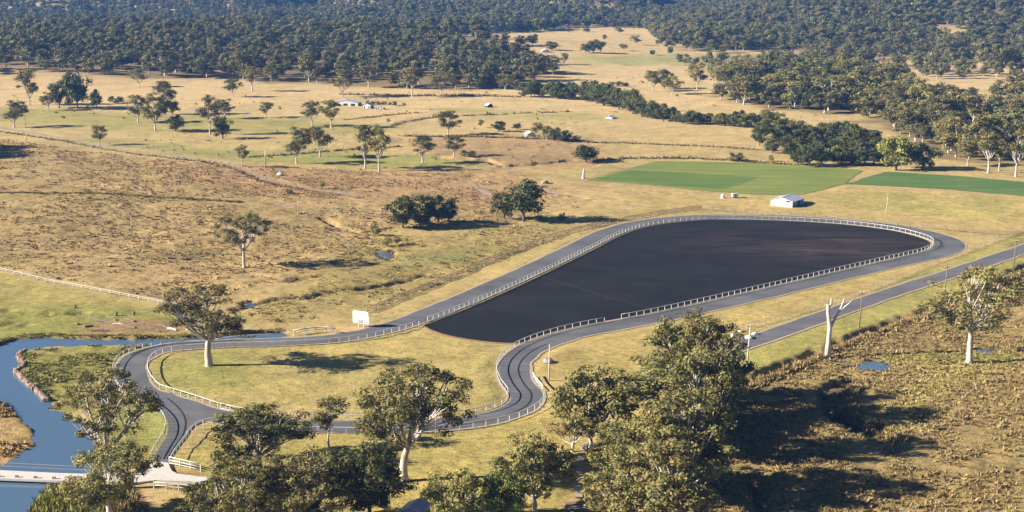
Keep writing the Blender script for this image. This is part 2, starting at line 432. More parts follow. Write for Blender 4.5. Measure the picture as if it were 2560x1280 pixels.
INNER = offset(LOOP, LOOP_N, -(LOOP[:, 3] / 2 + 0.45)); OUTER = offset(LOOP, LOOP_N, LOOP[:, 3] / 2 + 0.45)
def sub(P, a, b):
    """stretch of a closed path, in its own direction, between the points nearest two photo places"""
    A, B = px(*a), px(*b)
    i = int(np.argmin(((P[:, :2] - A[:2]) ** 2).sum(1))); j = int(np.argmin(((P[:, :2] - B[:2]) ** 2).sum(1)))
    if j < i: j += len(P)
    return P[np.arange(i, j + 1) % len(P)]
ROAD = resample(catmull(pxs([(2900, 495), (2700, 568), (2560, 622), (2400, 676), (2250, 724), (2100, 776), (1950, 829), (1850, 863), (1750, 897), (1640, 938), (1560, 985)]), 8), 2.0)
DRIVE = catmull(np.hstack([pxs([(393, 1172), (403, 1150), (425, 1115), (445, 1085), (450, 1050), (430, 1018), (392, 988)]), np.array([[2.6], [2.6], [3.0], [3.4], [4.2], [5.0], [5.5]])]), 8)
DRIVE = resample(DRIVE, 1.0)
pad_edge = sub(INNER, (1062, 808), (1330, 850))
pad_edge = offset(pad_edge, normals2(pad_edge), -0.9)
PAD = np.vstack([pad_edge[:, :3], catmull(pxs([(1322, 853), (1290, 857), (1215, 853), (1130, 840), (1085, 827), (1058, 813)]), 6)])
PADDOCKS = [('paddock', pxs([(1468, 450), (1555, 425), (1640, 403), (1770, 404), (1900, 408), (2040, 416), (2160, 425), (2110, 460), (2010, 486), (1890, 486), (1770, 478), (1650, 465)]), (0.172, 0.21, 0.058), 'pale green irrigated crop paddock'),
            ('paddock', pxs([(1492, 448), (1575, 425), (1700, 431), (1905, 443), (1815, 473), (1650, 463)]), (0.108, 0.165, 0.045), 'darker green block inside the pale green paddock'),
            ('paddock', pxs([(2115, 460), (2212, 429), (2400, 440), (2560, 455), (2900, 480), (2900, 540), (2560, 490), (2350, 472)]), (0.092, 0.155, 0.05), 'deep green crop paddock at the right edge')]
PATH = catmull(pxs([(1440, 1285), (1448, 1245), (1446, 1195), (1452, 1160), (1457, 1125), (1470, 1105)]), 6)
GREYTRACK = catmull(pxs([(-120, 300), (0, 318), (150, 345), (300, 372), (430, 388), (560, 407), (660, 445), (760, 470), (900, 487)]), 6)
DITCH = catmull(pxs([(2800, 575), (2600, 652), (2450, 716), (2350, 764), (2150, 834), (1970, 907), (1840, 968), (1700, 1025)]), 6)
DRAIN = catmull(pxs([(2132, 944), (2102, 965), (2084, 1000), (2082, 1030), (2130, 1062), (2190, 1085), (2230, 1110)]), 6)
GULLIES = [(catmull(pxs([(1090, 394), (1200, 400), (1262, 414), (1340, 409), (1430, 399)]), 5), 1.6, 2.2),
           (catmull(pxs([(590, 772), (700, 750), (830, 735), (960, 714), (1010, 700), (1062, 683)]), 5), 1.3, 1.6),
           (catmull(pxs([(640, 690), (720, 702), (800, 690)]), 5), 0.9, 1.4),
           (catmull(pxs([(800, 540), (870, 572), (905, 582), (950, 572), (1000, 567)]), 5), 1.0, 1.3),
           (catmull(pxs([(-40, 772), (60, 779), (140, 786), (200, 782)]), 5), 1.1, 1.6),
           (catmull(pxs([(0, 812), (30, 806), (70, 812)]), 5), 0.9, 1.6),
           (catmull(pxs([(940, 622), (962, 634)]), 5), 0.8, 1.6),
           (catmull(pxs([(1700, 1215), (1800, 1190), (1880, 1200), (1900, 1290)]), 5), 1.2, 1.8),
           (catmull(pxs([(1360, 470), (1370, 480), (1420, 490), (1480, 500)]), 5), 0.5, 1.0),
           (catmull(pxs([(0, 480), (200, 483), (380, 490), (600, 505)]), 5), 0.35, 0.9)]
def fpoly(L): return pxs(L)
# colour of the grass paddock by paddock: outline, albedo, tuftedness, feather in metres
ZONES = [
 (fpoly([(-300, 335), (0, 345), (200, 375), (420, 402), (700, 418), (930, 428), (1250, 440), (1400, 470), (1450, 520), (1240, 560), (960, 582), (880, 640), (760, 690), (480, 760), (0, 668), (-300, 610)]), (0.40, 0.285, 0.132), 1.0, 7),
 (fpoly([(380, 400), (660, 412), (950, 425), (1250, 425), (1460, 465), (1300, 525), (900, 505), (500, 470)]), (0.40, 0.262, 0.128), 0.7, 9),
 (fpoly([(-300, 440), (0, 478), (330, 490), (500, 500), (300, 510), (0, 500), (-300, 470)]), (0.33, 0.25, 0.10), 0.5, 6),
 (fpoly([(900, 600), (1240, 565), (1560, 548), (1350, 615), (920, 782), (700, 810), (600, 790), (760, 700)]), (0.34, 0.262, 0.102), 0.65, 7),
 (fpoly([(1040, 640), (1200, 625), (1180, 655), (1000, 665)]), (0.24, 0.22, 0.085), 0.5, 5),
 (fpoly([(380, 900), (560, 872), (1000, 832), (1300, 862), (1245, 930), (1280, 1000), (1150, 1040), (560, 1020), (380, 960)]), (0.40, 0.315, 0.120), 0.35, 2),
 (fpoly([(390, 895), (560, 880), (650, 905), (640, 960), (470, 985), (400, 955)]), (0.30, 0.275, 0.085), 0.35, 6),
 (fpoly([(430, 1140), (560, 1060), (1190, 1075), (1400, 1020), (1460, 1130), (1400, 1290), (500, 1300)]), (0.38, 0.305, 0.105), 0.35, 2),
 (fpoly([(920, 785), (1350, 618), (1560, 555), (1620, 548), (1320, 680), (1000, 800)]), (0.44, 0.33, 0.135), 0.2, 1.5),
 (fpoly([(1400, 850), (1900, 750), (2300, 650), (2400, 640), (2330, 660), (1830, 838), (1500, 960), (1340, 1000), (1330, 920)]), (0.43, 0.325, 0.125), 0.25, 1.5),
 (fpoly([(1830, 838), (2100, 760), (2340, 665), (2600, 572), (2700, 640), (2350, 752), (2150, 822), (1950, 905), (1830, 965), (1700, 1000), (1740, 900)]), (0.34, 0.30, 0.095), 0.3, 2),
 (fpoly([(1500, 490), (1900, 492), (2100, 465), (2560, 495), (2600, 575), (2400, 590), (1900, 535), (1750, 520), (1600, 535)]), (0.43, 0.32, 0.13), 0.25, 4),
 (fpoly([(2050, 490), (2200, 478), (2560, 500), (2560, 560), (2300, 535), (2120, 525)]), (0.38, 0.31, 0.11), 0.4, 4),
 (fpoly([(1640, 1060), (1800, 985), (1970, 915), (2150, 842), (2350, 772), (2560, 672), (2900, 570), (2900, 1500), (1500, 1500), (1560, 1200)]), (0.325, 0.24, 0.103), 1.0, 2),
 (fpoly([(2290, 930), (2420, 905), (2560, 905), (2560, 925), (2400, 955), (2290, 1030), (2230, 1085), (2180, 1075), (2240, 1000)]), (0.40, 0.325, 0.12), 0.3, 3),
 (fpoly([(2180, 895), (2560, 880), (2560, 905), (2200, 908)]), (0.30, 0.275, 0.085), 0.3, 3),
 (fpoly([(-300, 650), (0, 680), (470, 775), (450, 800), (0, 790), (-300, 770)]), (0.35, 0.285, 0.10), 0.4, 3),
 (fpoly([(-300, 790), (200, 760), (450, 790), (490, 848), (200, 845), (0, 860), (-300, 900)]), (0.28, 0.265, 0.075), 0.5, 5),
 (fpoly([(210, 815), (350, 800), (480, 810), (480, 838), (230, 838)]), (0.31, 0.20, 0.10), 0.5, 3),
 (fpoly([(40, 872), (430, 862), (310, 900), (280, 1000), (150, 1035), (60, 960)]), (0.285, 0.255, 0.078), 0.8, 2),
 (fpoly([(230, 1000), (385, 1005), (440, 1060), (420, 1110), (380, 1155), (220, 1200)]), (0.275, 0.262, 0.08), 0.6, 2),
 (fpoly([(-300, 985), (0, 1000), (110, 1090), (0, 1175), (-300, 1190)]), (0.40, 0.275, 0.125), 1.0, 2),
 (fpoly([(60, 1300), (110, 1212), (300, 1205), (380, 1300)]), (0.27, 0.265, 0.07), 1.0, 2),
 (fpoly([(285, 1290), (325, 1238), (388, 1222), (372, 1262), (345, 1300)]), (0.40, 0.25, 0.145), 0.1, 2),
 (fpoly([(470, 1180), (500, 1183), (520, 1196), (440, 1186), (428, 1172)]), (0.30, 0.17, 0.10), 0.1, 0.6),
 (fpoly([(540, 400), (760, 376), (1000, 386), (1250, 412), (1050, 420), (800, 414)]), (0.30, 0.275, 0.09), 0.2, 8),
 (fpoly([(-200, 262), (420, 285), (800, 300), (1000, 320), (900, 338), (300, 325), (-200, 305)]), (0.34, 0.29, 0.105), 0.2, 14),
 (fpoly([(200, 350), (700, 380), (560, 395), (280, 365)]), (0.29, 0.26, 0.095), 0.2, 10),
 (fpoly([(1100, 272), (1450, 285), (1560, 300), (1300, 300)]), (0.38, 0.315, 0.125), 0.1, 12),
 (fpoly([(1430, 145), (1700, 134), (2100, 139), (1950, 165), (1500, 160)]), (0.34, 0.31, 0.125), 0.1, 20),
 (fpoly([(960, 345), (1300, 340), (1480, 345), (1500, 420), (1260, 420), (1120, 385)]), (0.37, 0.25, 0.125), 0.6, 10),
]
FORESTS_PX = {
 'ridge': [(-60, 190), (60, 168), (130, 182), (330, 194), (560, 198), (640, 205), (850, 215), (1000, 222), (1180, 225), (1320, 212), (1390, 182), (1300, 150), (1230, 118), (1150, 80), (900, 60), (400, 45), (-60, 40)],
 'rightwood': [(1795, 250), (1850, 262), (1980, 276), (2130, 290), (2230, 268), (2245, 216), (2150, 196), (1990, 198), (1840, 206)],
 'gumwood': [(2140, 300), (2225, 322), (2262, 350), (2340, 392), (2430, 402), (2700, 420), (2700, 252), (2440, 258), (2250, 250)],
}
flat_lines = [(LOOP, 3.6), (ROAD, 3.2), (DRIVE, 2.4), (GREYTRACK, 1.6), (PATH, 1.0)]

def land_detail(x, y, full=True):
    """height of the sheet with banks, drains and lumps; also its grass colour and tuftedness"""
    z = land(x, y)
    m = np.ones_like(z)
    def box(P): lo, hi = P[:, :2].min(0) - 9, P[:, :2].max(0) + 9; return np.where((x > lo[0]) & (x < hi[0]) & (y > lo[1]) & (y < hi[1]))[0]
    for L, hw in flat_lines:
        k = box(L); d = linedist(x[k], y[k], resample(L, 3.0) if len(L) > 60 else L)
        m[k] = np.minimum(m[k], sstep(hw, hw + 2.5, d))
    k = box(PAD); m[k] = np.minimum(m[k], sstep(0.2, 3.0, polysd(x[k], y[k], resample(PAD, 4.0))))
    for nm, P, c, lb in PADDOCKS: k = box(P); m[k] = np.minimum(m[k], sstep(0.3, 4.0, polysd(x[k], y[k], P)))
    return z, m

def axis(lo, a, b, hi, fine, grow):
    mid = list(np.arange(a, b, fine)); s = fine; up = []; q = mid[-1]
    while q < hi: s *= grow; q += s; up.append(q)
    s = fine; dn = []; q = mid[0]
    while q > lo: s *= grow; q -= s; dn.append(q)
    return np.array(dn[::-1] + mid + up)
gx = axis(-1700, -150, 160, 1700, 0.72, 1.045)
gy = axis(120, 165, 470, 3200, 0.72, 1.012)
GX, GY = np.meshgrid(gx, gy)
X, Y = GX.ravel(), GY.ravel()
# a little jitter so that the sheet shows no rows
jit = 0.22
X = X + (vnoise(X * 3.1, Y * 3.1, 91) - 0.5) * jit; Y = Y + (vnoise(X * 3.1, Y * 3.1, 92) - 0.5) * jit
Z, smooth_m = land_detail(X, Y)
wob = (fbm(X / 14, Y / 14, 31, 3) - 0.5)
col = np.empty((len(X), 3)); tuf = np.full(len(X), 0.25)
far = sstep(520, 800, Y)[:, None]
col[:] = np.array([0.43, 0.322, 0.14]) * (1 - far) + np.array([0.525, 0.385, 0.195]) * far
hillbrown = (gauss(X, Y, -335, 950, 120, 90, 1.0))[:, None]
col = col * (1 - 0.6 * hillbrown) + np.array([0.40, 0.255, 0.135]) * 0.6 * hillbrown
for P, c, t, fe in ZONES:
    lo, hi = P[:, :2].min(0) - fe * 2 - 5, P[:, :2].max(0) + fe * 2 + 5
    k = np.where((X > lo[0]) & (X < hi[0]) & (Y > lo[1]) & (Y < hi[1]))[0]
    if not len(k): continue
    w = 1 - sstep(-fe, fe, polysd(X[k], Y[k], P) + wob[k] * fe * 2.2)
    col[k] = col[k] * (1 - w[:, None]) + np.array(c) * w[:, None]; tuf[k] = tuf[k] * (1 - w) + t * w
FOREST_W = {k: pxs(v) for k, v in FORESTS_PX.items()}
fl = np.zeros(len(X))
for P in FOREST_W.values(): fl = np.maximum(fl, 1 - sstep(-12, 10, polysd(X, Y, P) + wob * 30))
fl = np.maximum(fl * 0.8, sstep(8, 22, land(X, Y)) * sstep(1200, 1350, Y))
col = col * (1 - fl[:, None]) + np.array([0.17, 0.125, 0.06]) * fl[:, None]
# lumps
tufm = tuf * sstep(900, 500, Y)
lump = (fbm(X / 2.1, Y / 1.5, 3, 3) - 0.5) * (0.14 + 0.40 * tufm) + (fbm(X / 8, Y / 6, 8, 3) - 0.5) * (0.25 + 0.6 * tufm) + (fbm(X / 26, Y / 20, 18, 3) - 0.5) * 2.2 * tufm
Z = Z + lump * smooth_m - 0.07 * (1 - smooth_m)
def carve(P, dep, a, b, mud=(0.16, 0.10, 0.06), mudw=0.7):
    global Z
    lo, hi = P[:, :2].min(0) - 12, P[:, :2].max(0) + 12
    k = np.where((X > lo[0]) & (X < hi[0]) & (Y > lo[1]) & (Y < hi[1]))[0]
    d = polysd(X[k], Y[k], P) + (fbm(X[k] / 2.5, Y[k] / 2.5, 44, 3) - 0.5) * 1.1
    w = 1 - sstep(a, b, d)
    Z[k] = Z[k] * (1 - w) + (land(X[k], Y[k]) - dep) * w
    mw = (1 - sstep(b * 0.3, b * 1.0, d)) * mudw
    col[k] = col[k] * (1 - mw[:, None]) + np.array(mud) * mw[:, None]
carve(CREEK, 1.5, -1.4, 0.9)
for nm, P, lb in PONDS: carve(P, 1.2, -1.0, 1.0)
def trench(L, dep, hw, mud=(0.20, 0.135, 0.075)):
    L = np.asarray(L); lo, hi = L[:, :2].min(0) - 8, L[:, :2].max(0) + 8
    k = np.where((X > lo[0]) & (X < hi[0]) & (Y > lo[1]) & (Y < hi[1]))[0]
    d = linedist(X[k], Y[k], L) + (fbm(X[k] / 3.5, Y[k] / 3.5, 45, 3) - 0.5) * hw * 2.2
    w = 1 - sstep(hw * 0.3, hw * 1.25, d)
    Z[k] -= dep * (0.35 + 1.1 * vnoise(X[k] / 6, Y[k] / 6, 47)) * w * smooth_m[k]
    w = w[:, None] * 0.75; col[k] = col[k] * (1 - w) + np.array(mud) * w
trench(DITCH, 1.4, 1.7); trench(DRAIN, 1.9, 2.5, (0.10, 0.078, 0.062))
for L, dep, hw in GULLIES: trench(L, dep, hw)
nxg, nyg = len(gx), len(gy)
ii = (np.arange(nyg - 1)[:, None] * nxg + np.arange(nxg - 1)[None, :]).ravel()
quads = np.stack([ii, ii + 1, ii + 1 + nxg, ii + nxg], 1)
gme = mesh_np('ground', np.stack([X, Y, Z], 1), quads, mats=[M['ground']], smooth=True)
add_color(gme, 'paddock', np.clip(col, 0, 1))
ta = gme.attributes.new('tufted', 'FLOAT', 'POINT'); ta.data.foreach_set('value', tufm.astype(np.float32))
ground = tag(link('ground', gme), 'dry grass valley floor with brown tussock rises and hills behind', kind='structure')
_hx, _hy = gx, gy
def gz(x, y):
    """height of the built sheet"""
    i = int(np.clip(np.searchsorted(gx, x) - 1, 0, nxg - 2)); j = int(np.clip(np.searchsorted(gy, y) - 1, 0, nyg - 2))
    fx = min(max((x - gx[i]) / (gx[i + 1] - gx[i]), 0), 1); fy = min(max((y - gy[j]) / (gy[j + 1] - gy[j]), 0), 1)
    a = j * nxg + i
    return float((Z[a] * (1 - fx) + Z[a + 1] * fx) * (1 - fy) + (Z[a + nxg] * (1 - fx) + Z[a + nxg + 1] * fx) * fy)
def gzv(x, y):
    i = np.clip(np.searchsorted(gx, x) - 1, 0, nxg - 2); j = np.clip(np.searchsorted(gy, y) - 1, 0, nyg - 2)
    fx = np.clip((x - gx[i]) / (gx[i + 1] - gx[i]), 0, 1); fy = np.clip((y - gy[j]) / (gy[j + 1] - gy[j]), 0, 1); a = j * nxg + i
    return (Z[a] * (1 - fx) + Z[a + 1] * fx) * (1 - fy) + (Z[a + nxg] * (1 - fx) + Z[a + nxg + 1] * fx) * fy
def gcol(x, y):
    i = np.clip(np.searchsorted(gx, x), 0, nxg - 1); j = np.clip(np.searchsorted(gy, y), 0, nyg - 1); return col[j * nxg + i]

# ------------------------------------------------------------------ water
def sheet(name, P, z, mat, label=None, grow=0.0, dz=0.0):
    P = np.asarray(P)[:, :2]; area = 0.5 * np.sum(P[:, 0] * np.roll(P[:, 1], -1) - np.roll(P[:, 0], -1) * P[:, 1])
    if grow: P = P - normals2(P, True) * grow * (1 if area > 0 else -1)
    if area < 0: P = P[::-1]
    zz = [z] * len(P) if z is not None else [float(land(a, b)) + dz for a, b in P]
    tri = geometry.tessellate_polygon([[Vector((a, b, 0)) for a, b in P]])
    me = mesh_np(name, np.column_stack([P, zz]), tris=np.array(tri), mats=[mat])
    if me.polygons[0].normal.z < 0: me.flip_normals()
    return tag(link(name, me), label, kind='structure')
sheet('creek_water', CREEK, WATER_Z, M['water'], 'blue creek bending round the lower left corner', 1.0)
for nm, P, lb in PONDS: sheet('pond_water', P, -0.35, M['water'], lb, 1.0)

# ------------------------------------------------------------------ roads, pad, paddocks
def ribbon(name, P, w, mat, dz, label=None, closed=False, parent=None, across=3, edge=0.0):
    P = np.asarray(P); N = normals2(P, closed); n = len(P); w = np.broadcast_to(np.asarray(w, float), (n,))
    if edge: 
        wl = w / 2 + (vnoise(np.arange(n) * 0.37, np.zeros(n), 5) - 0.5) * edge; wr = w / 2 + (vnoise(np.arange(n) * 0.37, np.ones(n), 6) - 0.5) * edge
    else: wl = wr = w / 2
    V = []
    for k in range(across):
        t = k / (across - 1)
        o = wl - (wl + wr) * t
        q = P[:, :2] + N * o[:, None]
        V.append(np.column_stack([q, land(q[:, 0], q[:, 1]) + dz]))
    V = np.stack(V, 1).reshape(-1, 3)
    m = n if closed else n - 1
    F = []
    for i in range(m):
        j = (i + 1) % n
        for k in range(across - 1): F.append((i * across + k, i * across + k + 1, j * across + k + 1, j * across + k))
    me = mesh_np(name, V, np.array(F), mats=[mat])
    if me.polygons[0].normal.z < 0: me.flip_normals()
    o = link(name, me, parent)
    if parent is None: tag(o, label, kind='structure')
    return o
ribbon('road_shoulder', LOOP, LOOP[:, 3] + 1.3, M['gravel'], 0.020, 'pale gravel shoulder beside the curving track', True, edge=0.6)
track = ribbon('track_road', LOOP, LOOP[:, 3], M['track'], 0.045, 'grey asphalt loop track winding round the infield', True, across=5, edge=0.4)
drive = ribbon('driveway', DRIVE, DRIVE[:, 3], M['track'], 0.052, 'asphalt driveway climbing from the concrete bridge to the track')
sheet('road_junction', pxs([(398, 982), (470, 1000), (575, 1042), (535, 1047), (490, 1062), (466, 1085), (440, 1100), (432, 1060), (418, 1020)]), None, M['track'], 'asphalt fork where the driveway meets the track', dz=0.060)
# dark lines along the bends and the driveway
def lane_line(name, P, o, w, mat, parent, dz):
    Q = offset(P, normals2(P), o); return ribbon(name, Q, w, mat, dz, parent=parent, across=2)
sb = sub(LOOP, (1360, 858), (1130, 1060))
lane_line('dark_line', sb, 0.9, 0.32, M['darkline'], track, 0.056)
lane_line('dark_line', sub(LOOP, (345, 893), (600, 853)), 1.9, 0.5, M['darkline'], track, 0.056)  # darker band near the outer edge of the left bend
lane_line('dark_line', sub(LOOP, (2330, 590), (2250, 655)), -1.7, 0.16, M['darkline'], track, 0.056)
lane_line('dark_line', DRIVE[4:-3], -0.9, 0.30, M['darkline'], drive, 0.064)
pad = sheet('dark_arena', PAD, None, M['pad'], 'large dark surfaced ground inside the white rail', dz=0.035)
# fine grid so that the dusty patch can be soft
pv = np.array([v.co[:] for v in pad.data.vertices]); lo, hi = pv[:, :2].min(0), pv[:, :2].max(0)
axx, ayy = np.meshgrid(np.arange(lo[0], hi[0], 2.0), np.arange(lo[1], hi[1], 2.0)); q = np.column_stack([axx.ravel(), ayy.ravel()])
q = q[polysd(q[:, 0], q[:, 1], PAD) < -0.8]
cd = geometry.delaunay_2d_cdt([Vector(p) for p in PAD[:, :2]] + [Vector(p) for p in q], [], [list(range(len(PAD)))], 1, 1e-4)
pm = mesh_np('dark_arena', np.array([(p.x, p.y, float(land(p.x, p.y)) + 0.035) for p in cd[0]]), tris=np.array([f for f in cd[2] if len(f) == 3]), mats=[M['pad']])
if pm.polygons[0].normal.z < 0: pm.flip_normals()
pc = np.array([v.co[:] for v in pm.vertices]); db = px(2120, 622); db2 = px(1950, 600)
dust = np.clip(gauss(pc[:, 0], pc[:, 1], db[0], db[1], 26, 18, 1.0) + 0.25 * gauss(pc[:, 0], pc[:, 1], db2[0], db2[1], 40, 20, 1.0) + 0.07 * fbm(pc[:, 0] / 30, pc[:, 1] / 12, 4, 3), 0, 1)
da = pm.attributes.new('dusty', 'FLOAT', 'POINT'); da.data.foreach_set('value', dust.astype(np.float32))
pad.data = pm
ribbon('dirt_edge', catmull(pxs([(1330, 853), (1290, 859), (1215, 855), (1130, 842), (1083, 829), (1054, 814)]), 6), 0.55, M['dirt'], 0.028, 'thin orange dirt edge of the dark ground', edge=0.3)
ribbon('worn_line', pxs([(1352, 690), (1420, 712), (1500, 737), (1580, 759), (1640, 776)]), 0.28, M['worn'], 0.046, parent=pad, across=2)
ribbon('worn_line', pxs([(1120, 800), (1060, 806)]), 0.2, M['worn'], 0.046, parent=pad, across=2)
def crop_mat(name, c):
    m, n, l, p = nt(name); geo = n.new('ShaderNodeNewGeometry')
    mp = n.new('ShaderNodeMapping'); mp.inputs['Scale'].default_value = (0.02, 0.25, 1); mp.inputs['Rotation'].default_value = (0, 0, 0.12); l.new(geo.outputs['Position'], mp.inputs['Vector'])
    a = noise(n, l, 1.0, 4, 0.6, mp.outputs[0]); b = noise(n, l, 0.06, 3, 0.5, geo.outputs['Position'])
    cc = mixc(n, l, tuple(c), ramp(n, l, a, [(0.3, (0.80, 0.84, 0.8)), (0.7, (1.18, 1.12, 1.1))])); cc = mixc(n, l, cc, ramp(n, l, b, [(0.3, (0.85, 0.9, 0.85)), (0.7, (1.2, 1.08, 1.0))]))
    f = noise(n, l, 2.5, 3, 0.6, geo.outputs['Position'])
    l.new(cc, p.inputs['Base Color']); p.inputs['Roughness'].default_value = 0.9; p.inputs['Specular IOR Level'].default_value = 0.1; bump(n, l, p, f, 0.4, 0.15)
    return m
def ragged(P, a=0.9):
    Q = resample(P[:, :2], 2.5, True); return Q + normals2(Q, True) * ((fbm(Q[:, 0] / 4, Q[:, 1] / 4, 71, 3) - 0.5) * 2 * a)[:, None]
for i, (nm, P, c, lb) in enumerate(PADDOCKS): sheet('crop_field', ragged(P), None, crop_mat('crop_%d' % i, c), lb, dz=0.03 + 0.012 * (i == 1))
ribbon('road_verge', ROAD, 6.6, M['gravel'], 0.022, 'pale gravel verge of the straight country road', edge=0.7)
ribbon('country_road', ROAD, 5.2, M['road'], 0.046, 'straight grey country road running off to the right edge', edge=0.35)
ribbon('wheel_track', GREYTRACK, 1.9, M['greygravel'], 0.0, 'faded grey gravel track across the brown rise', edge=2.2)
for lb, L in (('pale worn track below the grey boulder', [(1352, 468), (1380, 482), (1440, 492), (1530, 504), (1620, 520)]), ('faint stock track across the brown rise', [(640, 506), (760, 520), (900, 522), (1000, 532)]), ('straight pale stock track on the red slope', [(1165, 452), (1200, 474), (1245, 498)])):
    ribbon('stock_track', catmull(pxs(L), 6), 1.3, M['greygravel'], 0.10, lb, edge=1.6)
ribbon('foot_path', PATH[6:], 1.1, M['gravel'], 0.03, 'narrow pale path between the bottom trees', edge=0.3)
# ------------------------------------------------------------------ fences
def box_mesh(name, sx, sy, h, mat, top=0.0):
    b = MB(); b.box((0, 0, h / 2), (sx, sy, h))
    if top: b.box((0, 0, h + top / 2 + 0.002), (sx * 1.35, sy * 1.35, top))
    return b.mesh(name, mat)
def fence(name, label, cat, P, spacing, post_me, rails, mat, group=None, post_name='post', skip_posts=False, sag=0.0):
    P = resample(np.asarray(P)[:, :2], spacing); z = np.array([gz(a, b) for a, b in P])
    # rails run straight over small lumps
    zs = np.convolve(np.pad(z, 2, mode='edge'), np.ones(5) / 5, 'valid')
    o = empty(name, (P[0, 0], P[0, 1], z[0]), 0, label, cat, group)
    base = np.array([P[0, 0], P[0, 1], z[0]])
    T = np.gradient(P, axis=0); ang = np.arctan2(T[:, 1], T[:, 0])
    for i in range(len(P)):
        link(post_name, post_me, o, (P[i, 0] - base[0], P[i, 1] - base[1], zs[i] - 0.03 - base[2]), (0, 0, ang[i]))
    for rz, rw, rh, off in rails:
        N = normals2(P); V = []; F = []
        for i in range(len(P)):
            for s, t in ((-1, -1), (1, -1), (1, 1), (-1, 1)):
                V.append((P[i, 0] + N[i, 0] * (off + s * rw / 2) - base[0], P[i, 1] + N[i, 1] * (off + s * rw / 2) - base[1], zs[i] + rz + t * rh / 2 - base[2]))
        for i in range(len(P) - 1):
            for k in range(4): F.append((i * 4 + k, i * 4 + (k + 1) % 4, i * 4 + 4 + (k + 1) % 4, i * 4 + 4 + k))
        F += [(3, 2, 1, 0), tuple(len(V) - 4 + k for k in range(4))]
        link('rail' if rh > 0.03 else 'wire', mesh_np('rail', np.array(V), np.array(F), mats=[mat]), o)
    return o
W_POST = box_mesh('post', 0.10, 0.10, 1.12, M['white'])
W_POST_S = box_mesh('post', 0.09, 0.11, 1.05, M['white'])
T_POST = box_mesh('post', 0.16, 0.16, 1.25, M['timber'])
T_POST_P = box_mesh('post', 0.17, 0.17, 1.3, M['palepole'])
white_rails = [(1.12, 0.11, 0.10, 0.0)]
fence('white_rail_fence', 'white post and rail fence curving round the dark arena', 'fence', sub(INNER, (1062, 806), (1556, 800)), 2.1, W_POST, [(1.14, 0.12, 0.11, 0), (0.14, 0.10, 0.08, 0)], M['white'], 'white track rails')
fence('white_rail_fence', 'white rail from the arena gap through the bend to the junction', 'fence', sub(INNER, (1522, 806), (540, 1024)), 2.2, W_POST, white_rails + [(0.2, 0.09, 0.07, 0)], M['white'], 'white track rails')
fence('white_rail_fence', 'broad white rail on the grass side of the left bend', 'fence', sub(INNER, (560, 1030), (1050, 812)), 2.1, W_POST, [(1.1, 0.14, 0.12, 0)], M['white'], 'white track rails')
fence('white_rail_fence', 'white rail between the left bend and the creek', 'fence', sub(OUTER, (300, 985), (705, 842)), 2.0, W_POST_S, [(1.05, 0.10, 0.09, 0)], M['white'], 'white track rails')
fence('white_guard_rail', 'short arched white guard rail beside the blank signboard', 'guard rail', catmull(pxs([(735, 838), (775, 832), (810, 829), (838, 834)]), 5), 2.2, W_POST, [(1.15, 0.25, 0.22, 0), (0.7, 0.1, 0.1, 0)], M['white'])
fence('white_rail_fence', 'white rail left of the asphalt driveway', 'fence', offset(DRIVE, normals2(DRIVE), DRIVE[:, 3] / 2 + 0.4)[4:-4], 1.9, W_POST_S, [(1.05, 0.10, 0.09, 0)], M['white'], 'white track rails')
right_drive = offset(DRIVE, normals2(DRIVE), -(DRIVE[:, 3] / 2 + 0.4))[3:14]
fence('white_rail_fence', 'white rail on the inner curve right of the driveway', 'fence', np.vstack([right_drive[:, :2], catmull(pxs([(474, 1086), (495, 1070), (532, 1058), (580, 1066)])[:, :2], 5)]), 1.9, W_POST, [(1.1, 0.11, 0.10, 0)], M['white'], 'white track rails')
low = sub(OUTER, (1350, 985), (600, 1066))
fence('white_rail_fence', 'white rail along the lower straight, nearest the camera', 'fence', low, 2.35, W_POST, white_rails, M['white'], 'white track rails')
fence('white_rail_fence', 'short white rail on the outside of the tight bend', 'fence', sub(OUTER, (1330, 945), (1352, 980)), 1.5, W_POST, [(1.1, 0.3, 0.16, 0), (0.5, 0.12, 0.12, 0)], M['white'], 'white track rails')
fence('timber_fence', 'weathered timber fence running from signboard to far end of arena', 'fence', catmull(pxs([(918, 782), (1000, 750), (1100, 708), (1200, 665), (1300, 625), (1400, 590), (1500, 563), (1600, 545), (1700, 530), (1752, 524)]), 6), 3.4, T_POST, [(1.1, 0.07, 0.14, 0.11), (0.7, 0.07, 0.12, 0.11), (0.3, 0.07, 0.12, 0.11)], M['timber'])
fence('timber_fence', 'low timber fence beyond the far end of the arena', 'fence', catmull(pxs([(1752, 524), (1900, 536), (2100, 552), (2300, 571), (2440, 584), (2560, 590)]), 6), 3.6, T_POST, [(1.1, 0.07, 0.14, 0.11), (0.65, 0.07, 0.12, 0.11)], M['timber'])
fence('paling_fence', 'pale post fence between the track and the straight road', 'fence', catmull(pxs([(1790, 846), (1830, 832), (1960, 795), (2100, 750), (2250, 697), (2340, 658), (2440, 622), (2560, 578), (2640, 548)]), 6), 1.9, box_mesh('post', 0.10, 0.10, 1.2, M['timber']), [(1.05, 0.035, 0.05, 0.1), (0.6, 0.035, 0.04, 0.1)], M['palepole'])
fence('white_rail_fence', 'long straight double white rail crossing the slope at left', 'fence', pxs([(-60, 664), (0, 677), (110, 703), (240, 727), (360, 750), (470, 772)]), 3.2, box_mesh('post', 0.16, 0.16, 0.8, M['palepole']), [(0.78, 0.15, 0.10, 0), (0.38, 0.10, 0.08, 0)], M['palepole'])
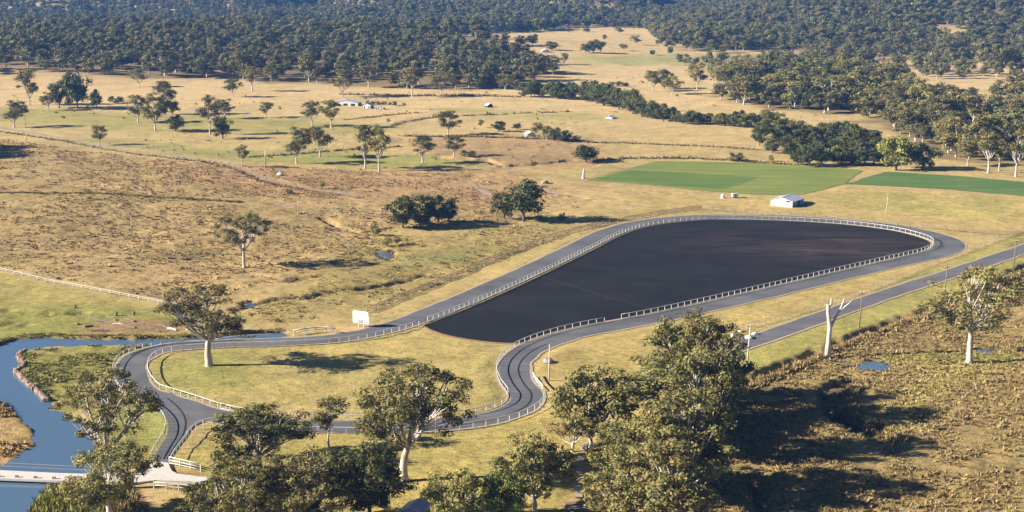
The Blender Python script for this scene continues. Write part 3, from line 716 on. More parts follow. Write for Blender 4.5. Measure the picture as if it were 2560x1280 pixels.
fence('yard_fence', 'white timber yard fence right of the concrete apron', 'fence', pxs([(424, 1160), (470, 1170), (502, 1178)], None), 2.4, box_mesh('post', 0.14, 0.14, 1.25, M['white']), [(1.2, 0.08, 0.16, 0), (0.7, 0.08, 0.14, 0), (0.25, 0.08, 0.12, 0)], M['white'])
fence('pipe_fence', 'pale pipe fence on the near side of the concrete apron', 'fence', pxs([(385, 1222), (420, 1225), (462, 1229), (505, 1236)], None), 2.2, box_mesh('post', 0.14, 0.14, 1.15, M['white']), [(1.05, 0.1, 0.1, 0), (0.55, 0.08, 0.08, 0)], M['white'])
for lb, L, s in (('sparse wire fence across the golden fields in front of the farm sheds', [(1000, 308), (1100, 292), (1250, 285), (1420, 278)], 9),
                 ('wire fence along the reddish bank under the white gums', [(640, 392), (760, 383), (900, 372)], 8),
                 ('wire fence beside the faded grey track at left', [(180, 362), (300, 382), (430, 398), (560, 412), (640, 442), (740, 470)], 7),
                 ('thin wire fence in front of the tree lined creek', [(1480, 356), (1650, 360), (1850, 370), (1990, 378)], 9)):
    fence('wire_fence', lb, 'fence', catmull(pxs(L), 4), s, box_mesh('post', 0.22, 0.22, 1.3, M['timber']), [(1.15, 0.03, 0.03, 0), (0.6, 0.03, 0.03, 0)], M['wire'])

# ------------------------------------------------------------------ bridge and apron
br = empty('concrete_bridge', px(140, 1190, 0.3), 0, 'pale concrete bridge deck over the creek at lower left', 'bridge')
bo = np.array(br.location)
def slab(name, L, z, th, mat, parent, org):
    P = pxs(L, z)[:, :2] - org[:2]; a = 0.5 * np.sum(P[:, 0] * np.roll(P[:, 1], -1) - np.roll(P[:, 0], -1) * P[:, 1])
    if a < 0: P = P[::-1]
    n = len(P); V = [(p[0], p[1], z - org[2]) for p in P] + [(p[0], p[1], z - th - org[2]) for p in P]
    tri = geometry.tessellate_polygon([[Vector((p[0], p[1], 0)) for p in P]])
    F = [list(t) for t in tri] + [[n + i for i in t][::-1] for t in tri] + [[i, n + i, n + (i + 1) % n, (i + 1) % n][::-1] for i in range(n)]
    me = bpy.data.meshes.new(name); me.from_pydata(V, [], F); me.materials.append(mat)
    import bmesh
    bm = bmesh.new(); bm.from_mesh(me); bmesh.ops.recalc_face_normals(bm, faces=bm.faces); bm.to_mesh(me); bm.free(); me.update()
    return link(name, me, parent)
slab('deck', [(-400, 1152), (-150, 1168), (140, 1182), (330, 1188), (330, 1206), (140, 1201), (-150, 1190), (-400, 1176)], 0.30, 0.35, M['concrete'], br, bo)
e0, e1 = px(-400, 1176, 0.3), px(330, 1206, 0.3)
for t in np.linspace(0.42, 0.80, 7):
    q = e0 * (1 - t) + e1 * t
    b = MB(); b.box((q[0] - bo[0], q[1] - bo[1] + 0.15, 0.47 - bo[2]), (0.5, 0.28, 0.32)); b.build('kerb_block', M['dkconcrete'], br)
for t in np.linspace(0.36, 0.78, 5):
    q = e0 * (1 - t) + e1 * t
    b = MB(); b.tube([(q[0] - bo[0], q[1] - bo[1] + 0.6, -2.6 - bo[2]), (q[0] - bo[0], q[1] - bo[1] + 0.6, -0.07 - bo[2])], 0.24, 8); b.build('pier', M['dkconcrete'], br)
    b = MB(); b.box((q[0] - bo[0], q[1] - bo[1] + 1.6, -0.27 - bo[2]), (0.5, 3.4, 0.36)); b.build('cross_beam', M['dkconcrete'], br)
r0, r1 = px(-400, 1152, 0.3), px(330, 1188, 0.3); rr = np.linspace(0.3, 0.98, 15)
for t in rr:
    q = r0 * (1 - t) + r1 * t; b = MB(); b.tube([(q[0] - bo[0], q[1] - bo[1] - 0.12, 0.3 - bo[2]), (q[0] - bo[0], q[1] - bo[1] - 0.12, 1.35 - bo[2])], 0.04, 6); b.build('rail_post', M['wire'], br)
for h in (0.8, 1.33):
    b = MB(); b.tube([tuple(r0 * (1 - t) + r1 * t + np.array([0, -0.12, h - 0.3 + 0.3 - 0.3]) - bo) for t in (0.3, 0.6, 0.98)], 0.04, 6); b.build('hand_rail', M['wire'], br)
ap = empty('concrete_apron', px(420, 1185, 0.3), 0, 'white concrete apron joining bridge and driveway', 'apron'); ao = np.array(ap.location)
slab('slab', [(331, 1188), (352, 1176), (365, 1160), (376, 1151), (421, 1157), (425, 1168), (430, 1177), (444, 1184), (500, 1191), (640, 1200), (640, 1214), (480, 1203), (390, 1200), (331, 1207)], 0.305, 0.9, M['concrete'], ap, ao)

# ------------------------------------------------------------------ signboard
sp = px(903, 817); s = ppm(sp)
sg = empty('signboard', tuple(sp), math.radians(-28), 'big blank white signboard with dark scribble at its foot', 'sign')
W, H0, H1 = 48 / s, 9 / s, 40 / s
pts = []; R = 0.42
for cx_, cz_, a0 in ((W / 2 - R, H1 - R * 0.5, 0), (-W / 2 + R, H1 - R, 90), (-W / 2 + R * 0.4, H0 + R * 0.4, 180), (W / 2 - R * 1.3, H0 + R * 1.3, 270)):
    rr_ = {0: R * 0.5, 90: R, 180: R * 0.4, 270: R * 1.3}[a0]
    for a in np.linspace(a0, a0 + 90, 5): pts.append((cx_ + rr_ * math.cos(math.radians(a)), cz_ + rr_ * math.sin(math.radians(a))))
b = MB(); n = len(pts)
b.poly([(x, -0.06, z) for x, z in pts] + [(x, 0.06, z) for x, z in pts], [list(range(n)), list(range(n, 2 * n))[::-1]] + [[i, n + i, n + (i + 1) % n, (i + 1) % n][::-1] for i in range(n)])
b.build('board', M['whiteboard'], sg)
for x in (-0.7, 0.62):
    b = MB(); b.box((x, 0.12, (H0 + 0.8) / 2 - 0.1), (0.16, 0.12, H0 + 1.0)); b.build('post', M['white'], sg)
mk = MB(); r = random.Random(3)
def stroke(x0, z0, x1, z1, w):
    L = math.hypot(x1 - x0, z1 - z0); nx, nz = -(z1 - z0) / L * w / 2, (x1 - x0) / L * w / 2
    mk.poly([(x0 + nx, -0.068, z0 + nz), (x0 - nx, -0.068, z0 - nz), (x1 - nx, -0.068, z1 - nz), (x1 + nx, -0.068, z1 + nz)], [(0, 1, 2, 3)])
stroke(-1.05, 1.72, -0.72, 1.40, 0.12); stroke(-0.78, 1.72, -0.72, 0.88, 0.10)
for k, x in enumerate((-0.45, -0.10, 0.25, 0.56)):
    stroke(x - 0.11, 1.64, x + 0.11, 1.68, 0.09); stroke(x - 0.12, 1.64, x - 0.12, 1.22, 0.08); stroke(x + 0.12, 1.62, x + 0.12, 1.25, 0.08)
    stroke(x - 0.13, 1.22, x + 0.13, 1.20, 0.09); stroke(x - 0.08, 1.42, x + 0.1, 1.44, 0.07)
stroke(-0.7, 0.93, 0.68, 0.96, 0.16); stroke(-0.7, 1.08, 0.66, 1.10, 0.05)
for x in (-0.5, -0.2, 0.12, 0.4): stroke(x, 0.95, x + 0.02, 1.16, 0.07)
mk.build('lettering', M['ink'], sg)

# ------------------------------------------------------------------ sheds and tanks
def shed(name, label, u, v, w, d, wall, rise, rz, wm, sm, door=True, group=None, cat='shed', over=0.25, windows=0):
    p = px(u, v); p[2] = gz(p[0], p[1])
    o = empty(name, tuple(p), rz, label, cat, group)
    hw, hd = w / 2, d / 2
    def wallp(nm, pts, mat):
        b = MB(); b.poly(pts, [list(range(len(pts)))]); b.build(nm, mat, o)
    z0 = -0.15
    # gable walls face -y / +y, side walls -x / +x; real thickness from an inner skin
    b = MB(); b.poly([(-hw, -hd, z0), (hw, -hd, z0), (hw, -hd, wall), (0, -hd, wall + rise), (-hw, -hd, wall)], [(0, 1, 2, 3, 4)])
    b.poly([(-hw, hd, z0), (hw, hd, z0), (hw, hd, wall), (0, hd, wall + rise), (-hw, hd, wall)], [(4, 3, 2, 1, 0)]); b.build('gable_wall', wm, o)
    b = MB(); b.poly([(hw, -hd, z0), (hw, hd, z0), (hw, hd, wall), (hw, -hd, wall)], [(0, 1, 2, 3)]); b.poly([(-hw, -hd, z0), (-hw, hd, z0), (-hw, hd, wall), (-hw, -hd, wall)], [(3, 2, 1, 0)]); b.build('side_wall', sm, o)
    for sx in (-1, 1):
        b = MB(); e = over; k = rise / hw
        a = (sx * (hw + e), wall - k * e); t = 0.07
        P = [(a[0], -hd - e, a[1] + 0.02), (a[0], hd + e, a[1] + 0.02), (0.0, hd + e, wall + rise + 0.02), (0.0, -hd - e, wall + rise + 0.02)]
        P += [(x, y, z + t) for x, y, z in P]
        b.poly(P, [(0, 1, 2, 3), (7, 6, 5, 4), (0, 4, 5, 1), (1, 5, 6, 2), (3, 2, 6, 7), (0, 3, 7, 4)])
        rf = b.build('roof_sheet', M['roof'], o)
    b = MB(); b.box((0, 0, wall + rise + 0.11), (0.24, d + 2 * over, 0.05)); b.build('ridge_cap', M['roof'], o)
    if door:
        b = MB(); b.box((hw * 0.45, -hd - 0.012, wall * 0.42), (w * 0.22, 0.06, wall * 0.84)); b.build('door', M['shedwall'], o)
        b = MB(); b.box((-hw * 0.2, -hd - 0.012, wall * 0.45), (w * 0.42, 0.05, wall * 0.8)); b.build('roller_door', M['shedwall'], o)
        b = MB(); b.poly([(hw * 0.42, -hd - 0.03, wall * 0.86), (hw * 0.86, -hd - 0.03, wall * 0.82), (hw * 0.80, -hd - 0.03, wall * 1.04), (hw * 0.46, -hd - 0.03, wall * 1.16)], [(0, 1, 2, 3)]); b.build('vent_opening', M['dark'], o)
        b = MB(); b.box((hw + 0.012, hd * 0.1, wall * 0.42), (0.05, d * 0.16, wall * 0.84)); b.build('side_door', M['dark'], o)
    for k in range(windows):
        b = MB(); b.box((hw * (-0.6 + 1.2 * k / max(windows - 1, 1)), -hd - 0.02, wall * 0.36), (w * 0.16, 0.08, wall * 0.72)); b.build('open_bay', M['dark'], o)
    return o
shed('farm_shed', 'pale zinc farm shed beside the green paddock', 1968, 511, 7.4, 8.5, 1.8, 1.05, math.radians(-36), M['shedwall'], M['shedshade'])
shed('long_shed', 'longest white shed of the distant farm yard', 868, 263, 14, 6, 1.7, 1.3, math.radians(-12), M['shedwall'], M['shedshade'], False, 'distant farm sheds', windows=3)
shed('small_shed', 'middle white shed of the distant farm yard', 921, 270, 4.4, 4, 1.6, 0.9, math.radians(-22), M['shedwall'], M['shedshade'], False, 'distant farm sheds', windows=2)
shed('small_shed', 'smallest shed at right end of the distant farm yard', 950, 273, 4.6, 3, 0.8, 0.4, math.radians(-16), M['shedwall'], M['shedshade'], False, 'distant farm sheds', windows=3)
shed('low_shed', 'low white roofed shed alone in the golden field', 1527, 296, 4.0, 4.2, 0.5, 0.7, math.radians(-35), M['shedwall'], M['shedshade'], False)
shed('low_shed', 'white shed half hidden by the small clump of trees', 1324, 340, 3.6, 3.6, 1.2, 0.8, math.radians(25), M['shedwall'], M['shedshade'], False)
shed('low_shed', 'tiny dark walled hut far out in the golden field', 1222, 268, 3.2, 3, 1.0, 1.0, math.radians(30), M['dark'], M['dark'], False)
shed('low_shed', 'flat white hut near the left paddock trees', 614, 285, 3.6, 2.2, 0.35, 0.3, math.radians(5), M['shedwall'], M['shedshade'], False)
shed('low_shed', 'white roofed hut behind the far green fields', 1363, 130, 6.0, 5, 1.1, 1.1, math.radians(15), M['shedwall'], M['shedshade'], False)
shed('garden_shed', 'grey roofed shed in tree shade at the bottom edge', 1040, 1296, 3.4, 3.4, 1.6, 0.8, math.radians(-20), M['shedshade'], M['shedshade'], False)
p = px(1807, 495); p[2] = gz(p[0], p[1]); tk = empty('water_tank', tuple(p), 0, 'small round white water tank at the paddock edge', 'water tank')
b = MB(); b.tube([(0, 0, -0.1), (0, 0, 1.15)], 0.62, 16); b.build('tank_body', M['tank'], tk, smooth=False)
b = MB(); b.tube([(0, 0, 1.152), (0, 0, 1.28), (0, 0, 1.34)], [0.66, 0.4, 0.12], 16); b.build('tank_lid', M['tank'], tk)
p = px(1837, 494); p[2] = gz(p[0], p[1]); cv = empty('caravan', tuple(p), math.radians(14), 'boxy white caravan with dark window beside the tank', 'caravan')
b = MB(); b.box((0, 0, 0.85), (1.9, 1.3, 1.1)); b.box((0, 0, 1.43), (1.95, 1.35, 0.06)); b.build('body', M['shedwall'], cv)
b = MB(); b.box((-0.05, -0.655, 0.95), (0.5, 0.04, 0.35)); b.build('window', M['dark'], cv)
for x in (-0.35, 0.35):
    b = MB(); b.tube([(x, -0.62, 0.24), (x, 0.62, 0.24)], 0.24, 10); b.build('wheel', M['dark'], cv)

# ------------------------------------------------------------------ poles
def pole(u, v, vt, label, mat='pole', arms=1, lean=0.0, r=0.15, cat='pole', name='power_pole', ang=0.5):
    p = px(u, v); p[2] = gz(p[0], p[1]); h = (v - vt) / ppm(p) / math.cos(math.atan2(CAM_H, p[1]))
    o = empty(name, tuple(p), 0, label, cat)
    b = MB(); b.tube([(0, 0, -0.3), (lean * h * 0.5, 0, h * 0.5), (lean * h, 0, h)], [r, r * 0.85, r * 0.7], 8); b.build('shaft', M[mat], o, smooth=True)
    for k in range(arms):
        b = MB(); b.box((lean * h, 0, h - 0.35 - 0.7 * k), (1.9, 0.12, 0.12), ang); b.build('cross_arm', M[mat], o)
        for t in (-0.85, -0.4, 0.4, 0.85):
            b = MB(); b.tube([(lean * h + t * math.cos(ang), t * math.sin(ang), h - 0.285 - 0.7 * k), (lean * h + t * math.cos(ang), t * math.sin(ang), h - 0.06 - 0.7 * k)], [0.05, 0.035], 6); b.build('insulator', M['insul'], o)
    return o, h
pole(1372, 955, 864, 'leaning bare pole beside the tight bend', 'palepole', 0, 0.02, 0.14)
pole(1867, 921, 812, 'power pole with cross arm beside the right hand trees', 'palepole', 1, 0.05, 0.15)
pole(2148, 818, 728, 'dark power pole right of the dead tree', 'pole', 1, 0.03, 0.14)
pole(2361, 738, 664, 'power pole behind the big gum at right', 'pole', 1, 0.04, 0.14)
pole(2534, 667, 598, 'power pole nearest the right edge', 'pole', 1, 0.03, 0.14)
pole(2215, 539, 484, 'slim pale pole standing in the grass behind the arena', 'palepole', 1, 0.04, 0.12)
pole(745, 542, 492, 'thin leaning post on the brown rise', 'palepole', 0, 0.04, 0.10, 'post', 'post')
pole(663, 418, 378, 'thick white post under the paddock gums', 'deadwood', 0, 0.05, 0.30, 'post', 'post')
pole(1090, 1101, 1006, 'slim pale post behind the leaning gum limb', 'palepole', 0, 0.0, 0.07, 'post', 'post')
pole(64, 318, 287, 'slim post above the bleached dead tree at left', 'palepole', 0, 0.0, 0.10, 'post', 'post')

# ------------------------------------------------------------------ logs, stones
def log(a, b_, r, label, mat='log', lift=0.0, group='logs strewn on the creek bank'):
    A, B = px(*a), px(*b_); A[2] = gz(A[0], A[1]) + r * 0.8; B[2] = gz(B[0], B[1]) + r * 0.7 + lift
    m = MB(); d = B - A; mid = A + d * 0.5 + np.array([0.05, 0.1, 0.06])
    m.tube([(0, 0, 0), tuple(mid - A), tuple(d)], [r * 1.15, r, r * 0.75], 8)
    m.tube([tuple(d * 0.62), tuple(d * 0.7 + np.array([0.1, 0.25, r + 0.35]))], [r * 0.35, r * 0.15], 5)
    o = m.build('fallen_log', M[mat], None, tuple(A), smooth=False); tag(o, label, 'log', group); return o
for a, b_, r, lb, mt in [((225, 799), (282, 813), 0.26, 'long dark log slanting across the bank', 'log'), ((266, 793), (291, 803), 0.22, 'shorter log lying above the long one', 'log'),
    ((311, 799), (336, 809), 0.24, 'log end on in the middle of the bank', 'log'), ((212, 819), (234, 817), 0.24, 'stubby log at the left end of the litter', 'log'),
    ((229, 831), (272, 832), 0.24, 'log lying level just above the water', 'log'), ((306, 817), (338, 826), 0.24, 'log pointing down at the water', 'log'),
    ((282, 813), (306, 814), 0.18, 'grey branch joined to the long dark log', 'deadwood'), ((396, 815), (420, 822), 0.24, 'log below the long white fence end', 'log'),
    ((419, 824), (441, 827), 0.26, 'bleached white log at the waterside', 'deadwood'), ((424, 806), (438, 807), 0.28, 'thick short log nearest the creekside gum', 'log'),
    ((345, 824), (400, 832), 0.2, 'thin log half in the bank grass', 'log')]: log(a, b_, r, lb, mt)
for u, v, vt, lb in [(290, 790, 779, 'upright stump on the bank, left of two'), (334, 787, 777, 'upright stump on the bank, right of two'), (187, 770, 762, 'small stump alone on the green slope')]:
    p = px(u, v); p[2] = gz(p[0], p[1]) - 0.1; h = (v - vt) / ppm(p)
    m = MB(); m.tube([(0, 0, 0), (0.05, 0, h * 0.5), (0.18, 0.05, h)], [0.36, 0.26, 0.2], 8); m.tube([(0.1, 0, h * 0.6), (0.55, 0.1, h * 0.75)], [0.12, 0.06], 6)
    tag(m.build('tree_stump', M['log'], None, tuple(p)), lb, 'stump')
p = px(470, 824); p[2] = gz(p[0], p[1]) - 0.1
m = MB(); m.tube([(0, 0, 0), (0, 0, 0.9), (0, 0, 1.0)], [0.4, 0.4, 0.3], 10); tag(m.build('water_drum', M['whiteboard'], None, tuple(p)), 'white drum beside the creek logs', 'drum')
p = px(1458, 446); p[2] = gz(p[0], p[1]) - 0.1
m = MB(); m.tube([(0, 0, 0), (0.05, 0, 1.2), (0.1, 0, 2.4), (0.25, 0, 4.0)], [0.55, 0.42, 0.34, 0.08], 8); tag(m.build('tree_stump', M['deadwood'], None, tuple(p)), 'tall bleached stump at the left tip of the green paddock', 'stump')
def rock(u, v, wpx, label, mat='rock', group=None):
    p = px(u, v); p[2] = gz(p[0], p[1]); R = wpx / 2 / ppm(p); r = random.Random(int(u * 7 + v))
    import bmesh
    bm = bmesh.new(); bmesh.ops.create_icosphere(bm, subdivisions=2, radius=R)
    for w in bm.verts: w.co *= r.uniform(0.78, 1.12); w.co.z *= 0.62
    me = bpy.data.meshes.new('boulder'); bm.to_mesh(me); bm.free(); me.materials.append(M[mat])
    return tag(link('boulder', me, None, (p[0], p[1], p[2] + R * 0.2)), label, 'boulder', group)
rock(1362, 458, 20, 'grey boulder above the left scrub by the gully', 'dkconcrete'); rock(1835, 843, 22, 'pale rock by the fence corner left of the pole', 'concrete', 'pale rocks by the road'); rock(1872, 846, 24, 'pale rock at the road edge behind the pole', 'concrete', 'pale rocks by the road')
rock(1888, 836, 18, 'pale rock right of the pole by the road', 'concrete', 'pale rocks by the road'); rock(1850, 829, 16, 'small pale rock tight against the fence', 'concrete', 'pale rocks by the road'); rock(192, 812, 12, 'round boulder at the left of the log litter')
rock(1370, 908, 30, 'dark boulder at the foot of the leaning pole', 'dkconcrete'); rock(701, 438, 20, 'pale flat concrete culvert on the reddish bank', 'concrete')  # the pale one is a concrete culvert shaped like a boulder
# stone edging of the creek bend
i0 = [(60, 880), (46, 891), (52, 902), (60, 915), (50, 925), (38, 930), (50, 940), (62, 952), (80, 968), (100, 985), (118, 1003)]
L = resample(catmull(pxs(i0, -0.3), 5), 0.85); r = random.Random(5)
import bmesh
edge_me = []
for k in range(4):
    bm = bmesh.new(); bmesh.ops.create_cube(bm, size=1.0); bmesh.ops.subdivide_edges(bm, edges=bm.edges[:], cuts=1, use_grid_fill=True)
    for w in bm.verts: w.co = w.co.normalized() * 0.35 + w.co * 0.45; w.co *= r.uniform(0.85, 1.15)
    me = bpy.data.meshes.new('edge_stone'); bm.to_mesh(me); bm.free(); me.materials.append(M['rock']); edge_me.append(me)
eo = empty('stone_edging', tuple(L[0]), 0, 'line of brown stones edging the creek bend', 'stone edging')
for k, q in enumerate(L):
    link('stone', edge_me[k % 4], eo, (q[0] - L[0][0] + r.uniform(-.15, .15), q[1] - L[0][1] + r.uniform(-.15, .15), 0.15), (0, 0, r.uniform(0, 6)), (0.9, 0.8, r.uniform(0.7, 1.1)))
# timber steps / deck at the bottom
dk = empty('timber_deck', tuple(px(1438, 1268)), math.radians(-6), 'small dark timber deck at the foot of the pale path', 'deck')
for k in range(9):
    b = MB(); b.box((-1.2 + k * 0.3, 0, 0.16), (0.26, 3.0, 0.06)); b.build('plank', M['timber'], dk)
b = MB(); b.box((-1.45, 0, 0.12), (0.1, 3.1, 0.2)); b.build('edge_board', M['palepole'], dk)
# ------------------------------------------------------------------ trees
def bez(a, b, c, n): 
    t = np.linspace(0, 1, n)[:, None]; return (1 - t) ** 2 * a + 2 * t * (1 - t) * b + t * t * c
LEAVES = {}
def leaf_cloud(r, C, R, per, size, aspect, squash=0.8, tint=0.2, outw=1.0, droop=0.25):
    """leaf sprigs spread through clumps; C centres, R radii"""
    n = len(C) * per; idx = np.repeat(np.arange(len(C)), per)
    d = r.normal(size=(n, 3)); d /= np.linalg.norm(d, axis=1, keepdims=True)
    rad = r.random(n) ** (1 / 2.6)
    off = d * rad[:, None] * R[idx][:, None]; off[:, 2] *= squash
    # ragged edge: clumps of clumps
    off *= (0.72 + 0.5 * vnoise(d[:, 0] * 2.2 + idx * 3.7, d[:, 1] * 2.2 + d[:, 2] * 2.2, 9))[:, None]
    p = C[idx] + off
    nrm = d * outw + r.normal(size=(n, 3)) * 0.45; nrm[:, 2] += 0.15
    nrm /= np.linalg.norm(nrm, axis=1, keepdims=True)
    t = np.cross(nrm, r.normal(size=(n, 3))); t[:, 2] -= droop; t -= nrm * (t * nrm).sum(1, keepdims=True); t /= np.maximum(np.linalg.norm(t, axis=1, keepdims=True), 1e-6)
    b = np.cross(nrm, t)
    L = size * (0.6 + 0.8 * r.random(n))[:, None]; w = L * aspect * (0.7 + 0.6 * r.random(n))[:, None]
    V = np.stack([p - t * L * 0.5, p + b * w * 0.5 + t * L * 0.08, p + t * L * 0.5, p - b * w * 0.5 + t * L * 0.08], 1).reshape(-1, 3)
    F = np.arange(n * 4).reshape(-1, 4)
    ct = 1 + (r.random(len(C)) - 0.5) * tint * 2
    tv = ct[idx] * (1 + (r.random(n) - 0.5) * 0.5)
    warm = (r.random(n) - 0.5) * 0.16 + ((r.random(len(C)) - 0.5) * 0.14)[idx]
    col = np.stack([tv * (1 + warm), tv, tv * (1 - warm * 0.6)], 1)
    return V, F, np.repeat(col, 4, 0)

class Proto: pass
def make_tree(name, seed, H=16.0, R=6.0, cb=0.35, limbs=5, clumps=40, cr=1.25, per=110, leaf=0.42, aspect=0.42, tr=0.36, style='gum', leafm='leaf_gum', barkm='bark_pale', fork=None, lean=0.0, twigs=True, sides=7, side_bias=(0, 0), squash=0.75, detail=6, merged=False, outw=1.0):
    r = np.random.default_rng(seed)
    zc, hz = H * (1 + cb) / 2, H * (1 - cb) / 2
    C = []; lob = []
    if style == 'gum':
        fk = np.array([lean * H * 0.35, 0, H * (fork if fork else max(cb - 0.08, 0.15))])
        lev = (r.permutation(limbs - 1) + r.uniform(-.3, .3, limbs - 1)) / max(limbs - 2, 1) if limbs > 1 else [0]
        for i in range(limbs):
            az = 2 * math.pi * (i * 0.62 + r.uniform(-.12, .12)); top = (i == 0)
            e = 0.6 if top else -0.62 + 1.0 * lev[i - 1]
            rr = R * (0.12 if top else r.uniform(0.46, 0.68) * math.sqrt(max(1 - 0.75 * e * e, 0.2))); zz = zc + hz * e
            c = np.array([rr * math.cos(az) + side_bias[0] * R, rr * math.sin(az) + side_bias[1] * R, zz]); c[0] += lean * zz
            lob.append(c)
        for k in range(clumps):
            l = lob[k % limbs]
            for _ in range(20):
                q = l + r.normal(size=3) * np.array([0.27 * R, 0.27 * R, 0.30 * hz])
                e = (q - np.array([side_bias[0] * R * 0.6 + lean * q[2], side_bias[1] * R * 0.6, zc])) / np.array([R - cr * 0.6, R - cr * 0.6, max(hz - cr * 0.5, 0.5)])
                if (e ** 2).sum() < 1.0: break
            else: q = l + (q - l) * 0.25
            C.append(q)
        C = np.array(C)
    else:                                   # dense rounded or conical shrub tree
        fk = np.array([0, 0, H * 0.18])
        for i in range(limbs):
            az = 2 * math.pi * (i + r.uniform(-.3, .3)) / limbs; lob.append(np.array([R * 0.4 * math.cos(az), R * 0.4 * math.sin(az), zc]))
        n = 0
        while n < clumps:
            d = r.normal(size=3); d /= np.linalg.norm(d); k = r.uniform(0.45, 0.98)
            taper = 1.0 if style == 'bush' else (1.0 - 0.55 * (d[2] * k * 0.5 + 0.5))
            q = np.array([d[0] * k * (R - cr * 0.5) * taper, d[1] * k * (R - cr * 0.5) * taper, zc + d[2] * k * (hz - cr * 0.3)])
            if q[2] < cr * 0.35: continue
            C.append(q); n += 1
        C = np.array(C)
    Rr = cr * (0.7 + 0.6 * r.random(len(C)))
    V, F, col = leaf_cloud(r, C, Rr, per, leaf, aspect, squash, outw=outw)
    b = MB()
    tp = bez(np.zeros(3), np.array([r.uniform(-.3, .3) - lean * H * 0.1, r.uniform(-.3, .3), fk[2] * 0.55]), fk, detail)
    tp[0, 2] = -0.4
    rads = tr * np.linspace(1.0, 0.68, detail); rads[0] *= 1.35
    b.tube([tuple(x) for x in tp], list(rads), sides, False)
    assign = np.array([np.argmin([np.linalg.norm(q - l) for l in lob]) for q in C])
    for i, l in enumerate(lob):
        st = fk if style == 'gum' and i > 0 and r.random() < 0.8 else fk + (l - fk) * 0.0
        ctrl = fk + (l - fk) * 0.5 + np.array([0, 0, -0.10 * np.linalg.norm(l - fk)]) + r.normal(size=3) * 0.35
        lp = bez(st - np.array([0, 0, 0.15]), ctrl, l, max(detail, 4))
        lr = tr * (0.52 if i else 0.6)
        b.tube([tuple(x) for x in lp], list(np.linspace(lr, lr * 0.38, len(lp))), max(sides - 2, 3), False)
        if twigs:
            for q in C[assign == i]:
                t = r.uniform(0.35, 0.95); s = lp[int(t * (len(lp) - 1))]
                tw = bez(s, (s + q) / 2 + r.normal(size=3) * 0.4 + np.array([0, 0, 0.25]), q, 4)
                b.tube([tuple(x) for x in tw], list(np.linspace(lr * 0.40, lr * 0.13, 4)), 3, False)
    P = Proto(); P.H = float(V[:, 2].max()); P.W = float((np.percentile(V[:, 0], 99.5) - np.percentile(V[:, 0], 0.5)))
    if merged:
        tv = np.array(b.v); tf = np.array([f for f in b.f if len(f) == 4])
        me = mesh_np(name, np.vstack([V, tv]), np.vstack([F, tf + len(V)]), mats=[M[leafm], M[barkm]], mat_idx=np.concatenate([np.zeros(len(F)), np.ones(len(tf))]))
        add_color(me, 'tint', np.vstack([col, np.ones((len(tv), 3))])); P.me = me; return P
    P.crown = mesh_np(name + '_crown', V, F, mats=[M[leafm]]); add_color(P.crown, 'tint', col)
    P.trunk = b.mesh(name + '_trunk', M[barkm], True)
    return P

PROTO = {}
def proto(key, n, **kw):
    PROTO[key] = [make_tree(key, hash_seed(key) + 31 * i, **kw) for i in range(n)]
def hash_seed(s): return sum((i + 1) * ord(c) for i, c in enumerate(s))
# paddock gums in the middle distance
proto('gum_wood', 4, H=15, R=5.0, cb=0.14, limbs=7, clumps=42, cr=1.5, per=80, leaf=0.64, aspect=0.55, tr=0.24, sides=5, detail=4, twigs=False, outw=1.5)
proto('gum_mid', 5, H=15, R=5.0, cb=0.26, limbs=6, clumps=40, cr=1.35, per=85, leaf=0.58, aspect=0.5, tr=0.27, sides=6, detail=5)
proto('gum_tall', 4, H=18, R=4.6, cb=0.34, limbs=6, clumps=36, cr=1.35, per=80, leaf=0.6, aspect=0.5, tr=0.30, sides=6, detail=5)
proto('bushy', 3, H=9, R=5.0, cb=0.05, limbs=5, clumps=34, cr=1.5, per=85, leaf=0.62, aspect=0.55, tr=0.3, style='bush', leafm='leaf_dark', barkm='bark_dark', twigs=False, sides=5, detail=4)
proto('cone', 2, H=10, R=4.6, cb=0.04, limbs=4, clumps=34, cr=1.4, per=80, leaf=0.6, aspect=0.55, tr=0.28, style='cone', leafm='leaf_dark', barkm='bark_dark', twigs=False, sides=5, detail=4)
proto('green', 2, H=9, R=5.0, cb=0.08, limbs=5, clumps=34, cr=1.4, per=85, leaf=0.6, aspect=0.55, tr=0.28, style='bush', leafm='leaf_green', barkm='bark_dark', twigs=False, sides=5, detail=4)
proto('shrub', 2, H=3, R=2.0, cb=0.05, limbs=3, clumps=12, cr=0.8, per=45, leaf=0.42, aspect=0.55, tr=0.12, style='bush', leafm='leaf_dark', barkm='bark_dark', twigs=False, sides=4, detail=3)
proto('shrub_olive', 2, H=3, R=2.0, cb=0.05, limbs=3, clumps=12, cr=0.8, per=45, leaf=0.42, aspect=0.5, tr=0.12, style='bush', leafm='leaf_gum', barkm='bark_dark', twigs=False, sides=4, detail=3)
# far forest
proto('gum_far', 5, H=15, R=5.2, cb=0.18, limbs=6, clumps=20, cr=1.9, per=85, leaf=0.78, aspect=0.62, tr=0.30, sides=5, detail=3, twigs=False, leafm='leaf_far', outw=1.9)
proto('wood_far', 4, H=13, R=5.4, cb=0.06, limbs=4, clumps=20, cr=2.0, per=85, leaf=0.78, aspect=0.62, tr=0.32, style='bush', sides=4, detail=3, twigs=False, leafm='leaf_far', barkm='bark_dark', outw=1.9)
